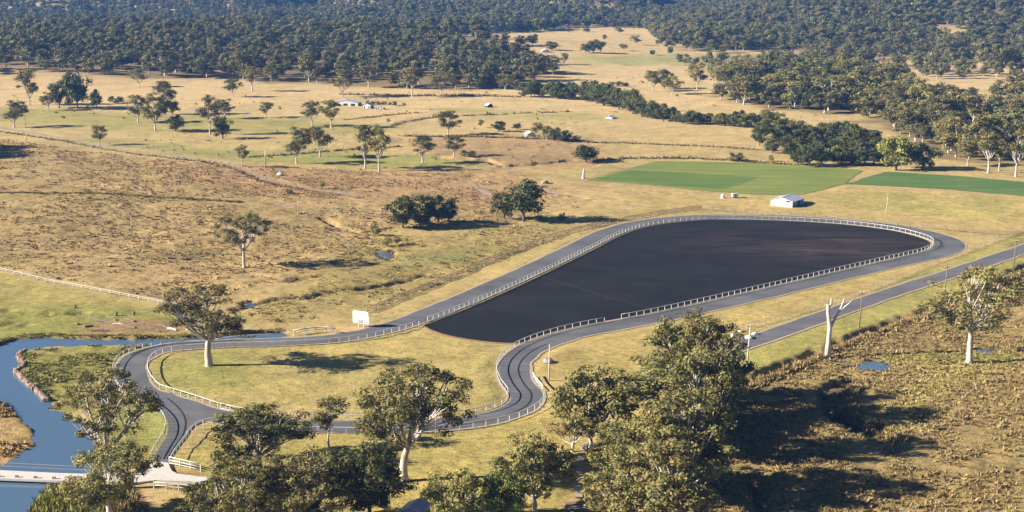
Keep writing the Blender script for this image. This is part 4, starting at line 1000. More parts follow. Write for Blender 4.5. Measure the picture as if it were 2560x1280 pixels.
# near trees, each its own
NEAR = dict(sides=8, detail=7)
PROTO['t_spread'] = [make_tree('t_spread', 11, H=15, R=7.0, cb=0.36, limbs=7, clumps=66, cr=1.0, per=80, leaf=0.46, aspect=0.42, tr=0.36, fork=0.30, **NEAR)]
PROTO['t_creek'] = [make_tree('t_creek', 31, H=16.5, R=5.9, cb=0.28, limbs=8, clumps=78, cr=0.95, per=90, leaf=0.38, aspect=0.40, tr=0.40, fork=0.30, **NEAR)]
PROTO['t_big'] = [make_tree('t_big', 13, H=18, R=8.0, cb=0.34, limbs=7, clumps=125, cr=1.1, per=105, leaf=0.46, aspect=0.40, tr=0.50, fork=0.30, lean=0.07, **NEAR)]
PROTO['t_right'] = [make_tree('t_right', 14, H=18, R=8.2, cb=0.30, limbs=7, clumps=96, cr=1.1, per=95, leaf=0.48, aspect=0.42, tr=0.42, fork=0.36, **NEAR)]
PROTO['t_wide'] = [make_tree('t_wide', s, H=14, R=8.0, cb=0.22, limbs=7, clumps=125, cr=1.1, per=105, leaf=0.46, aspect=0.42, tr=0.45, fork=0.2, **NEAR) for s in (15, 16, 26)]
PROTO['t_upper'] = [make_tree('t_upper', 44, H=19, R=7.6, cb=0.44, limbs=7, clumps=84, cr=1.05, per=95, leaf=0.44, aspect=0.42, tr=0.42, fork=0.34, **NEAR)]
PROTO['t_slim'] = [make_tree('t_slim', 17, H=11, R=3.0, cb=0.38, limbs=4, clumps=26, cr=0.95, per=90, leaf=0.42, aspect=0.42, tr=0.16, **NEAR)]
PROTO['t_dense'] = [make_tree('t_dense', s, H=15, R=6.5, cb=0.10, limbs=6, clumps=140, cr=1.15, per=105, leaf=0.46, aspect=0.45, tr=0.42, fork=0.18, **NEAR) for s in (18, 19, 27)]
PROTO['t_oak'] = [make_tree('t_oak', 20, H=13, R=6.2, cb=0.14, limbs=6, clumps=90, cr=1.2, per=150, leaf=0.42, aspect=0.5, tr=0.36, style='bush', leafm='leaf_dark', barkm='bark_dark', **NEAR)]
PROTO['t_olive'] = [make_tree('t_olive', 21, H=10, R=5.0, cb=0.2, limbs=6, clumps=60, cr=1.1, per=130, leaf=0.42, aspect=0.45, tr=0.26, fork=0.16, leafm='leaf_gum', **NEAR)]
PROTO['t_rust'] = [make_tree('t_rust', 22, H=9, R=4.6, cb=0.25, limbs=6, clumps=34, cr=1.0, per=90, leaf=0.34, aspect=0.4, tr=0.22, fork=0.2, leafm='leaf_rust', **NEAR)]
PROTO['t_greenbush'] = [make_tree('t_greenbush', 23, H=8, R=4.5, cb=0.1, limbs=5, clumps=44, cr=1.1, per=130, leaf=0.42, aspect=0.48, tr=0.22, style='bush', leafm='leaf_green', barkm='bark_dark', **NEAR)]

TREES = 0
def plant(kind, u, v, vt, w, label, group=None, name='gum_tree', cat='tree', var=None, rz=None, pos=None, lean=0.0):
    """a tree whose foot stands at (u, v) in the photograph, with its top at vt and its crown w wide"""
    global TREES
    r = random.Random(int(u * 13.7 + v * 7.1 + vt)); P = PROTO[kind]; P = P[(var if var is not None else r.randrange(len(P))) % len(P)]
    p = px(u, v) if pos is None else pos
    s = ppm(p); dep = math.atan2(CAM_H - p[2], p[1])
    W = w / s; h = ((v - vt) / s - 0.25 * W * math.sin(dep)) / math.cos(dep)
    z = gz(p[0], p[1])
    o = empty(name, (p[0], p[1], z - 0.05), rz if rz is not None else r.uniform(0, 6.28), label, cat, group)
    o.scale = (W / P.W, W / P.W, h / P.H); o.rotation_euler[1] = lean
    link('trunk', P.trunk, o); link('crown', P.crown, o); TREES += 1
    return o
def dead_tree(u, v, vt, label, limbs, r0):
    p = px(u, v); p[2] = gz(p[0], p[1]); s = ppm(p); h = (v - vt) / s / math.cos(math.atan2(CAM_H, p[1]))
    o = empty('dead_tree', tuple(p), 0, label, 'dead tree')
    for i, (pts, rr) in enumerate(limbs):
        b = MB(); b.tube([(x * h, y * h, z * h) for x, y, z in pts], [q * r0 for q in rr], 9 if i == 0 else 7)
        if i == 0:
            for a in (0.3, 2.2, 4.0, 5.2): b.tube([(0, 0, 0.07 * h), (0.05 * h * math.cos(a), 0.05 * h * math.sin(a), 0.02 * h), (0.11 * h * math.cos(a), 0.11 * h * math.sin(a), -0.02 * h)], [r0 * 0.5, r0 * 0.35, r0 * 0.12], 5)
        b.build('trunk' if i == 0 else 'branch', M['deadwood'], o, smooth=True)
    return o
# ------------------------------------------------------------------ the trees one can tell apart
T = plant
T('t_spread', 611, 668, 520, 140, 'lone spreading gum standing on the brown tussock rise', rz=0.4)
T('t_creek', 524, 914, 692, 165, 'tall gum with white trunk at the left end of the grass infield', rz=1.1)
T('t_big', 1012, 1202, 886, 285, 'largest leaning white trunked gum in the lower middle', rz=0.2)
T('t_right', 2424, 908, 652, 215, 'big white trunked gum in the rough grass at far right', rz=2.0)
T('t_wide', 272, 1296, 1085, 255, 'many stemmed gum in front of the bridge, bottom left', var=0, rz=0.3)
T('t_upper', 272, 1222, 903, 262, 'tall gum between creek and driveway, behind the bridge tree', rz=2.2)
T('t_wide', 648, 1168, 998, 270, 'broad gum just right of the road junction', var=2, rz=4.0)
T('t_slim', 823, 1117, 978, 90, 'slender young gum with thin pale stem before the lower straight')
T('t_wide', 608, 1340, 1120, 250, 'gum crown rising from the bottom edge, left of three', var=1, rz=5.0)
T('t_wide', 770, 1330, 1108, 270, 'gum crown rising from the bottom edge, middle of three', var=0, rz=3.1)
T('t_oak', 925, 1300, 1078, 200, 'dark leafy tree left of the big leaning gum', name='leafy_tree')
T('t_olive', 1335, 1278, 1072, 185, 'dark stemmed feathery tree beside the narrow pale path', name='feathery_tree', rz=1.0)
T('t_olive', 1142, 1320, 1162, 160, 'olive young tree at the bottom, under the big gum shadow', name='young_tree', rz=2.5)
T('t_greenbush', 1248, 1310, 1176, 130, 'bright green bushy tree between the two bottom olive trees', name='bushy_tree')
T('t_greenbush', 505, 1300, 1195, 120, 'green bush tree filling the gap below the pipe fence', name='bushy_tree')
T('t_rust', 1432, 1128, 1022, 140, 'rust coloured half bare tree beside the right hand trees', name='rusty_tree')
T('t_olive', 1475, 1125, 898, 205, 'pale limbed open gum at left of the right hand stand', var=0, rz=0.5)
S = 'tall gums of the right hand stand'
T('t_dense', 1722, 1015, 748, 215, 'tallest gum of the right hand stand, its top over the track', S, var=0, rz=0.2)
T('t_dense', 1768, 1058, 782, 195, 'gum leaning towards the power pole in the right stand', S, var=1, rz=1.9)
T('t_dense', 1640, 1080, 880, 240, 'gum in the middle of the right stand below the tallest one', S, var=2, rz=3.3)
T('t_dense', 1738, 1138, 848, 215, 'dark shaded gum on the right side of the stand', S, var=0, rz=4.4)
T('t_dense', 1592, 1212, 1020, 225, 'bushy gum of the stand above the path bend', S, var=1, rz=5.2)
T('t_dense', 1695, 1242, 945, 240, 'bushy gum of the stand halfway down its right edge', S, var=2, rz=0.9)
T('t_dense', 1578, 1335, 1115, 245, 'gum crown at the bottom edge beside the timber deck', S, var=0, rz=2.6)
T('t_dense', 1680, 1365, 1085, 255, 'gum crown at the bottom edge on the right of the stand', S, var=1, rz=3.9)
dead_tree(2068, 892, 747, 'bleached dead tree with forked bare trunk beside the ditch',
    [([(0, 0, -0.03), (0.01, 0, 0.25), (0.02, 0, 0.52), (-0.02, 0, 0.80), (-0.03, 0.0, 0.90)], [1.25, 0.95, 0.85, 0.72, 0.66]),
     ([(0.02, 0, 0.48), (0.10, 0.02, 0.66), (0.20, 0.02, 0.86), (0.24, 0.02, 0.99)], [0.6, 0.5, 0.4, 0.28]), ([(0.16, 0.02, 0.78), (0.29, 0.0, 0.90), (0.39, 0.0, 1.0)], [0.34, 0.24, 0.14]),
     ([(-0.02, 0, 0.84), (0.03, 0.02, 0.92), (0.03, 0.02, 1.0)], [0.5, 0.4, 0.3])], 0.50)
dead_tree(65, 357, 318, 'small bleached dead tree with V of twigs at far left',
    [([(0, 0, -0.03), (0, 0, 0.3), (0.02, 0, 0.5)], [1, 0.8, 0.7]), ([(0.01, 0, 0.46), (-0.16, 0, 0.72), (-0.3, 0, 0.9), (-0.2, 0, 1.0)], [0.6, 0.4, 0.3, 0.2]), ([(0.01, 0, 0.46), (0.2, 0, 0.75), (0.34, 0, 0.95)], [0.6, 0.4, 0.2])], 0.30)
# dense scrub near the middle
g = 'dark scrub clump in the middle'
T('bushy', 1008, 572, 488, 78, 'left bush of the dark scrub clump on the rise', g, 'scrub_tree'); T('cone', 1052, 570, 481, 72, 'middle pointed bush of the dark scrub clump', g, 'scrub_tree')
T('bushy', 1096, 562, 486, 84, 'right bush of the dark scrub clump on the rise', g, 'scrub_tree'); T('cone', 1124, 556, 500, 45, 'smallest right end bush of the dark scrub clump', g, 'scrub_tree')
T('bushy', 1262, 546, 470, 62, 'lower tree of the dark pair above the arena', None, 'scrub_tree'); T('cone', 1308, 553, 440, 88, 'taller ragged tree of the dark pair above the arena', None, 'scrub_tree')
T('shrub_olive', 940, 590, 560, 30, 'small olive shrub left of the dark scrub clump', None, 'shrub', 'shrub'); T('shrub_olive', 968, 618, 588, 32, 'left of two little trees over the small pool', None, 'shrub', 'shrub')
T('shrub_olive', 992, 612, 584, 26, 'right of two little trees over the small pool', None, 'shrub', 'shrub'); T('shrub', 1405, 552, 530, 20, 'small upright shrub beside the far bend of the track', None, 'shrub', 'shrub')
T('shrub', 1348, 553, 535, 30, 'low dark shrub at the foot of the taller ragged tree', None, 'shrub', 'shrub'); T('shrub_olive', 805, 470, 446, 20, 'small green shrub alone on the brown rise', None, 'shrub', 'shrub')
T('shrub', 722, 486, 474, 22, 'dark low bush beside the fading grey track', None, 'shrub', 'shrub'); T('shrub_olive', 582, 830, 790, 44, 'olive shrub at the foot of the creekside gum', None, 'shrub', 'shrub')
T('shrub', 626, 838, 818, 34, 'dark waterside shrub behind the white rail', None, 'shrub', 'shrub'); T('shrub', 1840, 404, 380, 40, 'dark round shrub on the near edge of the golden field', None, 'shrub', 'shrub')
T('shrub', 1335, 410, 395, 14, 'tiny shrub beside the dark gully', None, 'shrub', 'shrub'); T('shrub_olive', 1928, 404, 386, 16, 'thin shrub on the edge of the green paddock', None, 'shrub', 'shrub')
T('shrub', 1170, 394, 376, 40, 'low round shrub right of the paddock gums', None, 'shrub', 'shrub'); T('shrub_olive', 1440, 350, 336, 24, 'right end shrub of the small field clump', None, 'shrub', 'shrub')
# paddock gums, middle distance
for k, u, v, vt, w, lb in [
 ('gum_mid', 75, 263, 166, 58, 'tall gum alone on the left paddock edge'), ('gum_mid', 36, 318, 247, 62, 'gum at the far left edge above the grey track'),
 ('gum_mid', 122, 276, 228, 42, 'short gum just left of the dark clump'), ('gum_mid', 348, 217, 169, 48, 'small gum in front of the ridge wood at left'),
 ('gum_mid', 345, 306, 233, 60, 'left gum of the trio in the left paddock'), ('gum_mid', 388, 327, 231, 66, 'nearest gum of the trio in the left paddock'),
 ('gum_tall', 412, 287, 198, 60, 'rear tall gum of the trio in the left paddock'), ('bushy', 431, 286, 248, 36, 'dark bushy tree tucked behind the paddock trio'),
 ('bushy', 440, 330, 284, 40, 'dense round tree right of the paddock trio'), ('gum_tall', 526, 336, 234, 60, 'tall gum left of a close pair in mid paddock'),
 ('gum_mid', 562, 296, 244, 50, 'gum behind the close pair in mid paddock'), ('bushy', 557, 347, 288, 44, 'dense dark gum right of a close pair in mid paddock'),
 ('gum_mid', 248, 363, 308, 42, 'round headed gum beside the faded track'), ('gum_tall', 605, 417, 359, 36, 'slim dark gum by the thick white post'),
 ('gum_mid', 742, 408, 312, 66, 'white stemmed gum with a low side branch'), ('gum_mid', 800, 393, 309, 72, 'round crowned gum right of the side branch gum'),
 ('gum_mid', 665, 294, 252, 38, 'small round gum alone in the golden paddock'), ('gum_mid', 781, 315, 249, 56, 'left gum of the pair before the farm sheds'),
 ('gum_tall', 829, 320, 246, 56, 'right gum of the pair before the farm sheds'), ('gum_tall', 912, 421, 307, 62, 'left of two tall twin gums with white trunks'),
 ('gum_tall', 948, 427, 307, 60, 'right of two tall twin gums with white trunks'), ('gum_tall', 1056, 409, 332, 62, 'gum right of the tall twin gums'),
 ('gum_mid', 1120, 337, 270, 64, 'open crowned gum in the golden field centre left'), ('gum_mid', 1135, 392, 332, 56, 'rounded gum above the brown gully'),
 ('gum_tall', 1031, 242, 164, 56, 'gum at the front of the ridge wood, centre'), ('gum_mid', 1104, 238, 174, 52, 'clear stemmed gum at right of the ridge wood front'),
 ('gum_mid', 856, 242, 169, 60, 'gum above the distant long shed'), ('gum_mid', 922, 218, 158, 66, 'dark headed gum in the ridge wood front'),
 ('gum_mid', 582, 242, 194, 48, 'small gum at the foot of the ridge wood slope'), ('gum_tall', 630, 228, 164, 52, 'gum beside the cut bank below the ridge wood'),
 ('bushy', 1247, 329, 300, 36, 'round dark tree alone in the brown strip'), ('gum_mid', 1202, 319, 297, 17, 'tiny pale sapling in the brown strip'),
 ('bushy', 1292, 324, 307, 22, 'little bushy tree beyond the white field hut'), ('gum_mid', 971, 310, 295, 12, 'tiny tree behind the twin gums'),
 ('gum_mid', 1342, 342, 304, 36, 'left tree of the small field clump'), ('gum_mid', 1366, 350, 312, 32, 'second tree of the small field clump'),
 ('bushy', 1386, 353, 317, 34, 'third tree of the small field clump'), ('bushy', 1411, 354, 324, 38, 'right tree of the small field clump'),
 ('cone', 1464, 404, 357, 64, 'dark cone shaped tree left of the green paddock'), ('gum_mid', 1632, 228, 174, 50, 'left gum of three behind the creek hedge'),
 ('bushy', 1660, 222, 170, 42, 'middle dark tree of three behind the creek hedge'), ('gum_mid', 1681, 236, 189, 44, 'right gum of three behind the creek hedge'),
 ('gum_mid', 1743, 224, 152, 56, 'white stemmed gum at left of the middle wood'), ('gum_mid', 1783, 212, 158, 36, 'smaller tree touching the white stemmed gum'),
 ('bushy', 148, 270, 198, 52, 'left tree of the dark clump at far left'), ('bushy', 194, 272, 177, 62, 'tallest tree of the dark clump at far left'),
 ('cone', 242, 274, 221, 26, 'dark narrow tree right of the far left clump'), ('shrub', 288, 258, 239, 44, 'round shrub right of the far left clump'),
 ('green', 2240, 425, 330, 100, 'bright yellow green tree at the right of the dark thicket'), ('bushy', 2306, 424, 350, 76, 'dark tree right of the bright green one'),
 ('gum_tall', 2470, 434, 318, 78, 'white stemmed gum above the deep green paddock, left'), ('gum_tall', 2498, 427, 345, 50, 'thin gum between two white stemmed gums at right'),
 ('gum_tall', 2540, 442, 318, 80, 'white stemmed gum above the deep green paddock, right edge'), ('gum_mid', 2290, 420, 372, 30, 'small pale stemmed gum at the thicket end'),
 ('gum_mid', 2418, 415, 345, 60, 'spindly gum left of the white stemmed gums'), ('gum_mid', 2365, 372, 285, 70, 'pale limbed gum in the gap of the right wood'),
 ('gum_mid', 1920, 322, 270, 42, 'forked gum at the right end of the creek hedge'),
 ('bushy', 1465, 132, 107, 28, 'left tree of a far field clump'), ('bushy', 1483, 133, 97, 32, 'middle tree of a far field clump'), ('gum_mid', 1502, 133, 102, 26, 'right tree of a far field clump'),
 ('gum_mid', 1261, 114, 79, 26, 'far gum at the corner of the golden fields'), ('bushy', 1303, 114, 87, 30, 'left of two round far trees'), ('bushy', 1331, 113, 84, 30, 'right of two round far trees'),
 ('bushy', 1379, 125, 102, 32, 'round far tree beside the white roofed hut'), ('gum_mid', 1410, 161, 131, 26, 'pair tree right of the far grove'), ('bushy', 1385, 178, 162, 26, 'low round tree at the tip of the far grove'),
 ('gum_mid', 1558, 127, 108, 24, 'far tree leaning over the golden slope'), ('gum_mid', 1590, 112, 87, 32, 'far tree at the mouth of the valley'), ('gum_mid', 1549, 87, 64, 26, 'small tree on the farthest golden slope'),
 ('bushy', 1512, 99, 86, 12, 'tiny round tree on the far golden slope, left'), ('bushy', 1631, 138, 124, 14, 'tiny round tree on the far green field, left'), ('bushy', 1676, 135, 116, 14, 'tiny round tree on the far green field, right'),
 ('gum_mid', 1811, 158, 130, 28, 'stubby gum standing in the far green field'), ('gum_mid', 1760, 160, 138, 18, 'small gum behind the white stemmed one'), ('bushy', 2306, 185, 165, 20, 'round bush in the far right clearing'),
 ('bushy', 1421, 80, 70, 14, 'dot of a tree on the far slope, left'), ('bushy', 1466, 80, 70, 18, 'dot of a tree on the far slope, right')]:
    if k == 'shrub': T(k, u, v, vt, w, lb, None, 'shrub', 'shrub')
    else: T(k, u, v, vt, w, lb, None, {'g': 'gum_tree', 'b': 'bushy_tree', 'c': 'cone_tree'}[k[0]] if k != 'green' else 'bushy_tree')
for u, v, vt, w in [(920, 262, 250, 9), (934, 262, 252, 14), (947, 262, 252, 10), (961, 262, 252, 12), (975, 263, 254, 8), (987, 264, 252, 11), (1010, 264, 256, 8)]:
    T('shrub', u, v, vt, w * 1.15, 'clipped dark bush in the row behind the distant farm sheds', 'bush row behind the farm sheds', 'shrub', 'shrub')
# off frame trees whose shade falls into view at far left
for u, v, h, w in [(-70, 385, 70, 60), (-110, 372, 80, 70), (-48, 366, 55, 50), (-140, 392, 100, 80), (-95, 395, 85, 70), (-180, 380, 100, 80)]:
    T('gum_mid', u, v, v - h, w, 'gum just outside the left edge whose shade lies on the rise', 'gums left of the frame')

# hedge along the creek, thicket, middle wood
def along(L, step, jit, kinds, hpx, wpx, label, group, name='hedge_tree', seed=0, rows=1):
    r = random.Random(seed); Q = []
    for (u0, v0), (u1, v1) in zip(L[:-1], L[1:]):
        n = max(int(math.hypot(u1 - u0, v1 - v0) / step), 1)
        for i in range(n):
            t = (i + r.random()) / n; Q.append((u0 + (u1 - u0) * t, v0 + (v1 - v0) * t))
    for u, v in Q:
        u += r.uniform(-jit, jit); v += r.uniform(-2.2, 2.2); f = r.uniform(0.72, 1.2)
        h = hpx(u) * f; T(r.choice(kinds), u, v, v - h, wpx(u) * f, label, group, name)
lerp = lambda xs, ys: (lambda u: float(np.interp(u, xs, ys)))
along([(1305, 240), (1365, 243), (1430, 250), (1500, 260), (1550, 272), (1600, 290), (1650, 300), (1710, 309)], 12.5, 5, ['bushy', 'cone', 'bushy'], lerp([1300, 1420, 1600, 1700], [38, 46, 52, 32]), lerp([1300, 1600, 1700], [40, 44, 34]), 'bushy dark tree in the hedge along the creek', 'creek hedge trees', seed=3)
along([(1720, 309), (1800, 313), (1860, 317), (1950, 322)], 13, 4, ['bushy', 'green', 'bushy'], lerp([1700, 1950], [30, 40]), lerp([1700, 1950], [34, 34]), 'low bushy tree at the right end of the creek hedge', 'right end of the creek hedge', seed=4)
along([(1470, 217), (1570, 216)], 17, 3, ['bushy'], lerp([0, 1], [16, 16]), lerp([0, 1], [22, 22]), 'small bush in the thin hedge behind the creek', 'thin back hedge', seed=5)
along([(1195, 216), (1260, 224), (1310, 226)], 18, 5, ['bushy', 'gum_mid'], lerp([0, 1], [38, 38]), lerp([0, 1], [38, 38]), 'tree in the string joining ridge wood and creek hedge', 'string of trees by the ridge', seed=6)
along([(1240, 190), (1300, 182), (1390, 186)], 17, 8, ['bushy', 'cone', 'gum_mid'], lerp([0, 1], [52, 52]), lerp([0, 1], [40, 40]), 'dark tree of the grove at the ridge end', 'grove at the ridge end', seed=7)
r = random.Random(11)
for row, (v0, v1, n) in enumerate([(350, 340, 9), (364, 352, 10), (380, 372, 9), (398, 396, 9), (413, 413, 8)]):
    for i in range(n):
        u = {0: 1912, 1: 1908, 2: 1940, 3: 1985, 4: 2005}[row] + i * {0: 29, 1: 30, 2: 30, 3: 27, 4: 26}[row] + r.uniform(-10, 10)
        T(r.choice(['bushy', 'bushy', 'cone', 'bushy', 'green'] if row > 2 else ['bushy', 'cone']), u, v0 + (v1 - v0) * i / n + r.uniform(-4, 4), v0 - r.uniform(40, 58), r.uniform(38, 54), 'dark bushy tree in the %s row of the thicket above the green paddocks' % ('rearmost', 'second rearmost', 'middle', 'second front', 'foremost')[row], 'thicket above the paddocks', 'thicket_tree')

# woods: sample the ground, near ones single, the rest as one mass
def sample(P, n, sep, seed, keep=None):
    rr = np.random.default_rng(seed); lo, hi = P[:, :2].min(0), P[:, :2].max(0); cell = {}
    out = []
    A = lo + (hi - lo) * rr.random((n, 2)); A = A[polysd(A[:, 0], A[:, 1], P) < 0]
    if keep is not None: A = A[keep(A.T)]
    for q in A:
        k = (int(q[0] // sep), int(q[1] // sep)); ok = True
        for a in (-1, 0, 1):
            for b in (-1, 0, 1):
                for w in cell.get((k[0] + a, k[1] + b), ()):
                    if (w[0] - q[0]) ** 2 + (w[1] - q[1]) ** 2 < sep * sep: ok = False
        if ok: cell.setdefault(k, []).append(q); out.append(q)
    return out
single = []
gap = lambda sc, th: (lambda q: fbm(q[0] / sc, q[1] / sc, 77, 2) > th)
ridge = sample(FOREST_W['ridge'], 9000, 9.6, 1, gap(45, 0.34))
rw = sample(FOREST_W['rightwood'], 1500, 9.5, 2, gap(40, 0.30))
gw = sample(FOREST_W['gumwood'], 2500, 9.5, 3, gap(35, 0.36))
FAR_L = [pxs([(1700, 172), (2250, 185), (2420, 215), (2700, 240), (2700, 190), (2450, 150), (2200, 125), (1900, 120), (1640, 112)])]
sparse = sample(FAR_L[0], 4000, 11, 4, gap(42, 0.54))
r = np.random.default_rng(5)
pts = []
for Q, kinds, lb, gp, hr in ((ridge, ('wood_far', 'gum_far', 'wood_far', 'wood_far'), 'gum in the front of the dense wood on the left ridge', 'front trees of the ridge wood', (12, 19)),
                             (rw, ('gum_wood', 'gum_wood', 'gum_mid', 'bushy'), 'gum in the middle wood right of the creek hedge', 'trees of the middle wood', (12, 19)),
                             (gw, ('gum_wood', 'gum_mid', 'gum_wood', 'gum_tall'), 'tall pale stemmed gum in the wood at right', 'tall gums of the right wood', (9, 18)),
                             (sparse, ('gum_far', 'wood_far'), 'scattered tree in the far fields below the right hill', 'scattered far field trees', (9, 14))):
    for q in Q:
        h = r.uniform(*hr); kd = kinds[r.integers(len(kinds))]
        if not 'gum' in kd: h *= 0.85
        if abs(q[0]) / q[1] > 0.40: continue
        pts.append((h / math.hypot(q[0], q[1]), q, h, kd, lb, gp))
pts.sort(key=lambda t: -t[0])
N_SINGLE = 312 - TREES
mass = []
for i, (a, q, h, kd, lb, gp) in enumerate(pts):
    if i < N_SINGLE:
        P = PROTO[kd][int(r.integers(len(PROTO[kd])))]
        if gp == 'tall gums of the right wood': lb = 'tall pale stemmed gum in the %s of the wood at right' % ('front' if q[1] < 590 else 'middle' if q[1] < 680 else 'back')
        if gp == 'trees of the middle wood': lb = 'gum in the %s half of the middle wood right of the creek hedge' % ('left' if q[0] / q[1] < 0.206 else 'right')
        o = empty('wood_tree', (q[0], q[1], gz(q[0], q[1]) - 0.05), r.uniform(0, 6.28), lb, 'tree', gp)
        w = h * r.uniform(0.72, 1.15); o.scale = (w / P.W, w / P.W, h / P.H)
        link('trunk', P.trunk, o); link('crown', P.crown, o); TREES += 1
    else: mass.append((q[0], q[1], h))
# wooded hills behind: one mass that nobody could count
HILL = np.vstack([pxs([(2800, 205), (2560, 178), (2400, 152), (2250, 134), (2060, 120), (1900, 126), (1750, 124), (1650, 104), (1612, 72), (1500, 66), (1400, 74), (1230, 84), (1100, 78), (800, 62), (300, 50), (-100, 45)])[:, :2], np.array([(-1150, 1500), (-1150, 3100), (1400, 3100)])])
rr = np.random.default_rng(8); n = 90000
q = np.column_stack([rr.uniform(-1150, 1400, n), rr.uniform(850, 3100, n)])
q = q[(polysd(q[:, 0], q[:, 1], HILL) < 0) & (np.abs(q[:, 0]) < 0.42 * q[:, 1])]
lz = land(q[:, 0], q[:, 1])
vis = (CAM_H - lz) / q[:, 1] > math.tan(math.radians(0.2))
q = q[vis]; q = q[fbm(q[:, 0] / 55, q[:, 1] / 70, 78, 2) > np.where(q[:, 1] > 1750, 0.27, 0.27)]
keep = []; cell = set()
for a in q:
    k = (int(a[0] // 9.5), int(a[1] // 9.5))
    if k in cell: continue
    cell.add(k); keep.append(a)
for a in keep: mass.append((a[0], a[1], rr.uniform(9, 18) * (0.85 if a[1] > 1750 else 1)))
mass = np.array(mass)
fp = [make_tree('forest_tree', 400 + i, H=14, R=5.3, cb=(0.05 if i % 3 else 0.16), limbs=4, clumps=16, cr=2.2, per=90, leaf=0.85, aspect=0.65, tr=0.34, style=('bush' if i % 3 else 'gum'), sides=4, detail=3, twigs=False, leafm='leaf_far', merged=True, outw=1.9) for i in range(6)]
fcol = bpy.data.collections.new('forest_tree_kinds')
for i, P in enumerate(fp): fcol.objects.link(bpy.data.objects.new('forest_tree_%d' % i, P.me))
mz = np.array([gz(a, b) for a, b in mass[:, :2]])
fm = bpy.data.meshes.new('far_forest'); fm.vertices.add(len(mass)); fm.vertices.foreach_set('co', np.column_stack([mass[:, :2], mz]).astype(np.float32).ravel())
for nm, val, ty in (('turn', rr.uniform(0, 6.28, len(mass)), 'FLOAT'), ('size', mass[:, 2] / 14, 'FLOAT'), ('width', mass[:, 2] / 14 * np.where(mass[:, 1] < 1700, rr.uniform(1.05, 1.6, len(mass)), rr.uniform(0.75, 1.5, len(mass))), 'FLOAT'), ('which', rr.integers(0, 6, len(mass)), 'INT')):
    at = fm.attributes.new(nm, ty, 'POINT'); at.data.foreach_set('value', val.astype(np.int32 if ty == 'INT' else np.float32))
fo = tag(link('far_forest', fm), 'dense wooded hills and back of the ridge wood behind the valley', kind='stuff')
ng = bpy.data.node_groups.new('plant_forest', 'GeometryNodeTree')
ng.interface.new_socket('Geometry', in_out='INPUT', socket_type='NodeSocketGeometry'); ng.interface.new_socket('Geometry', in_out='OUTPUT', socket_type='NodeSocketGeometry')
N = ng.nodes; gi = N.new('NodeGroupInput'); go = N.new('NodeGroupOutput'); ip = N.new('GeometryNodeInstanceOnPoints'); ci = N.new('GeometryNodeCollectionInfo')
ci.inputs['Collection'].default_value = fcol; ci.inputs['Separate Children'].default_value = True; ci.inputs['Reset Children'].default_value = True
ip.inputs['Pick Instance'].default_value = True
def named(nm, ty):
    a = N.new('GeometryNodeInputNamedAttribute'); a.data_type = ty; a.inputs['Name'].default_value = nm; return a.outputs['Attribute']
cx = N.new('ShaderNodeCombineXYZ'); sx = N.new('ShaderNodeCombineXYZ'); er = N.new('FunctionNodeEulerToRotation'); sz = named('size', 'FLOAT')
ng.links.new(named('turn', 'FLOAT'), cx.inputs['Z']); ng.links.new(cx.outputs[0], er.inputs[0]); ng.links.new(er.outputs[0], ip.inputs['Rotation'])
wd = named('width', 'FLOAT')
for k in 'XYZ': ng.links.new(sz if k == 'Z' else wd, sx.inputs[k])
ng.links.new(sx.outputs[0], ip.inputs['Scale']); ng.links.new(named('which', 'INT'), ip.inputs['Instance Index'])
ng.links.new(gi.outputs[0], ip.inputs['Points']); ng.links.new(ci.outputs[0], ip.inputs['Instance']); ng.links.new(ip.outputs[0], go.inputs[0])
fo.modifiers.new('plant_forest', 'NODES').node_group = ng
print('trees single', TREES, 'mass', len(mass), 'samples', len(ridge), len(rw), len(gw), len(sparse))

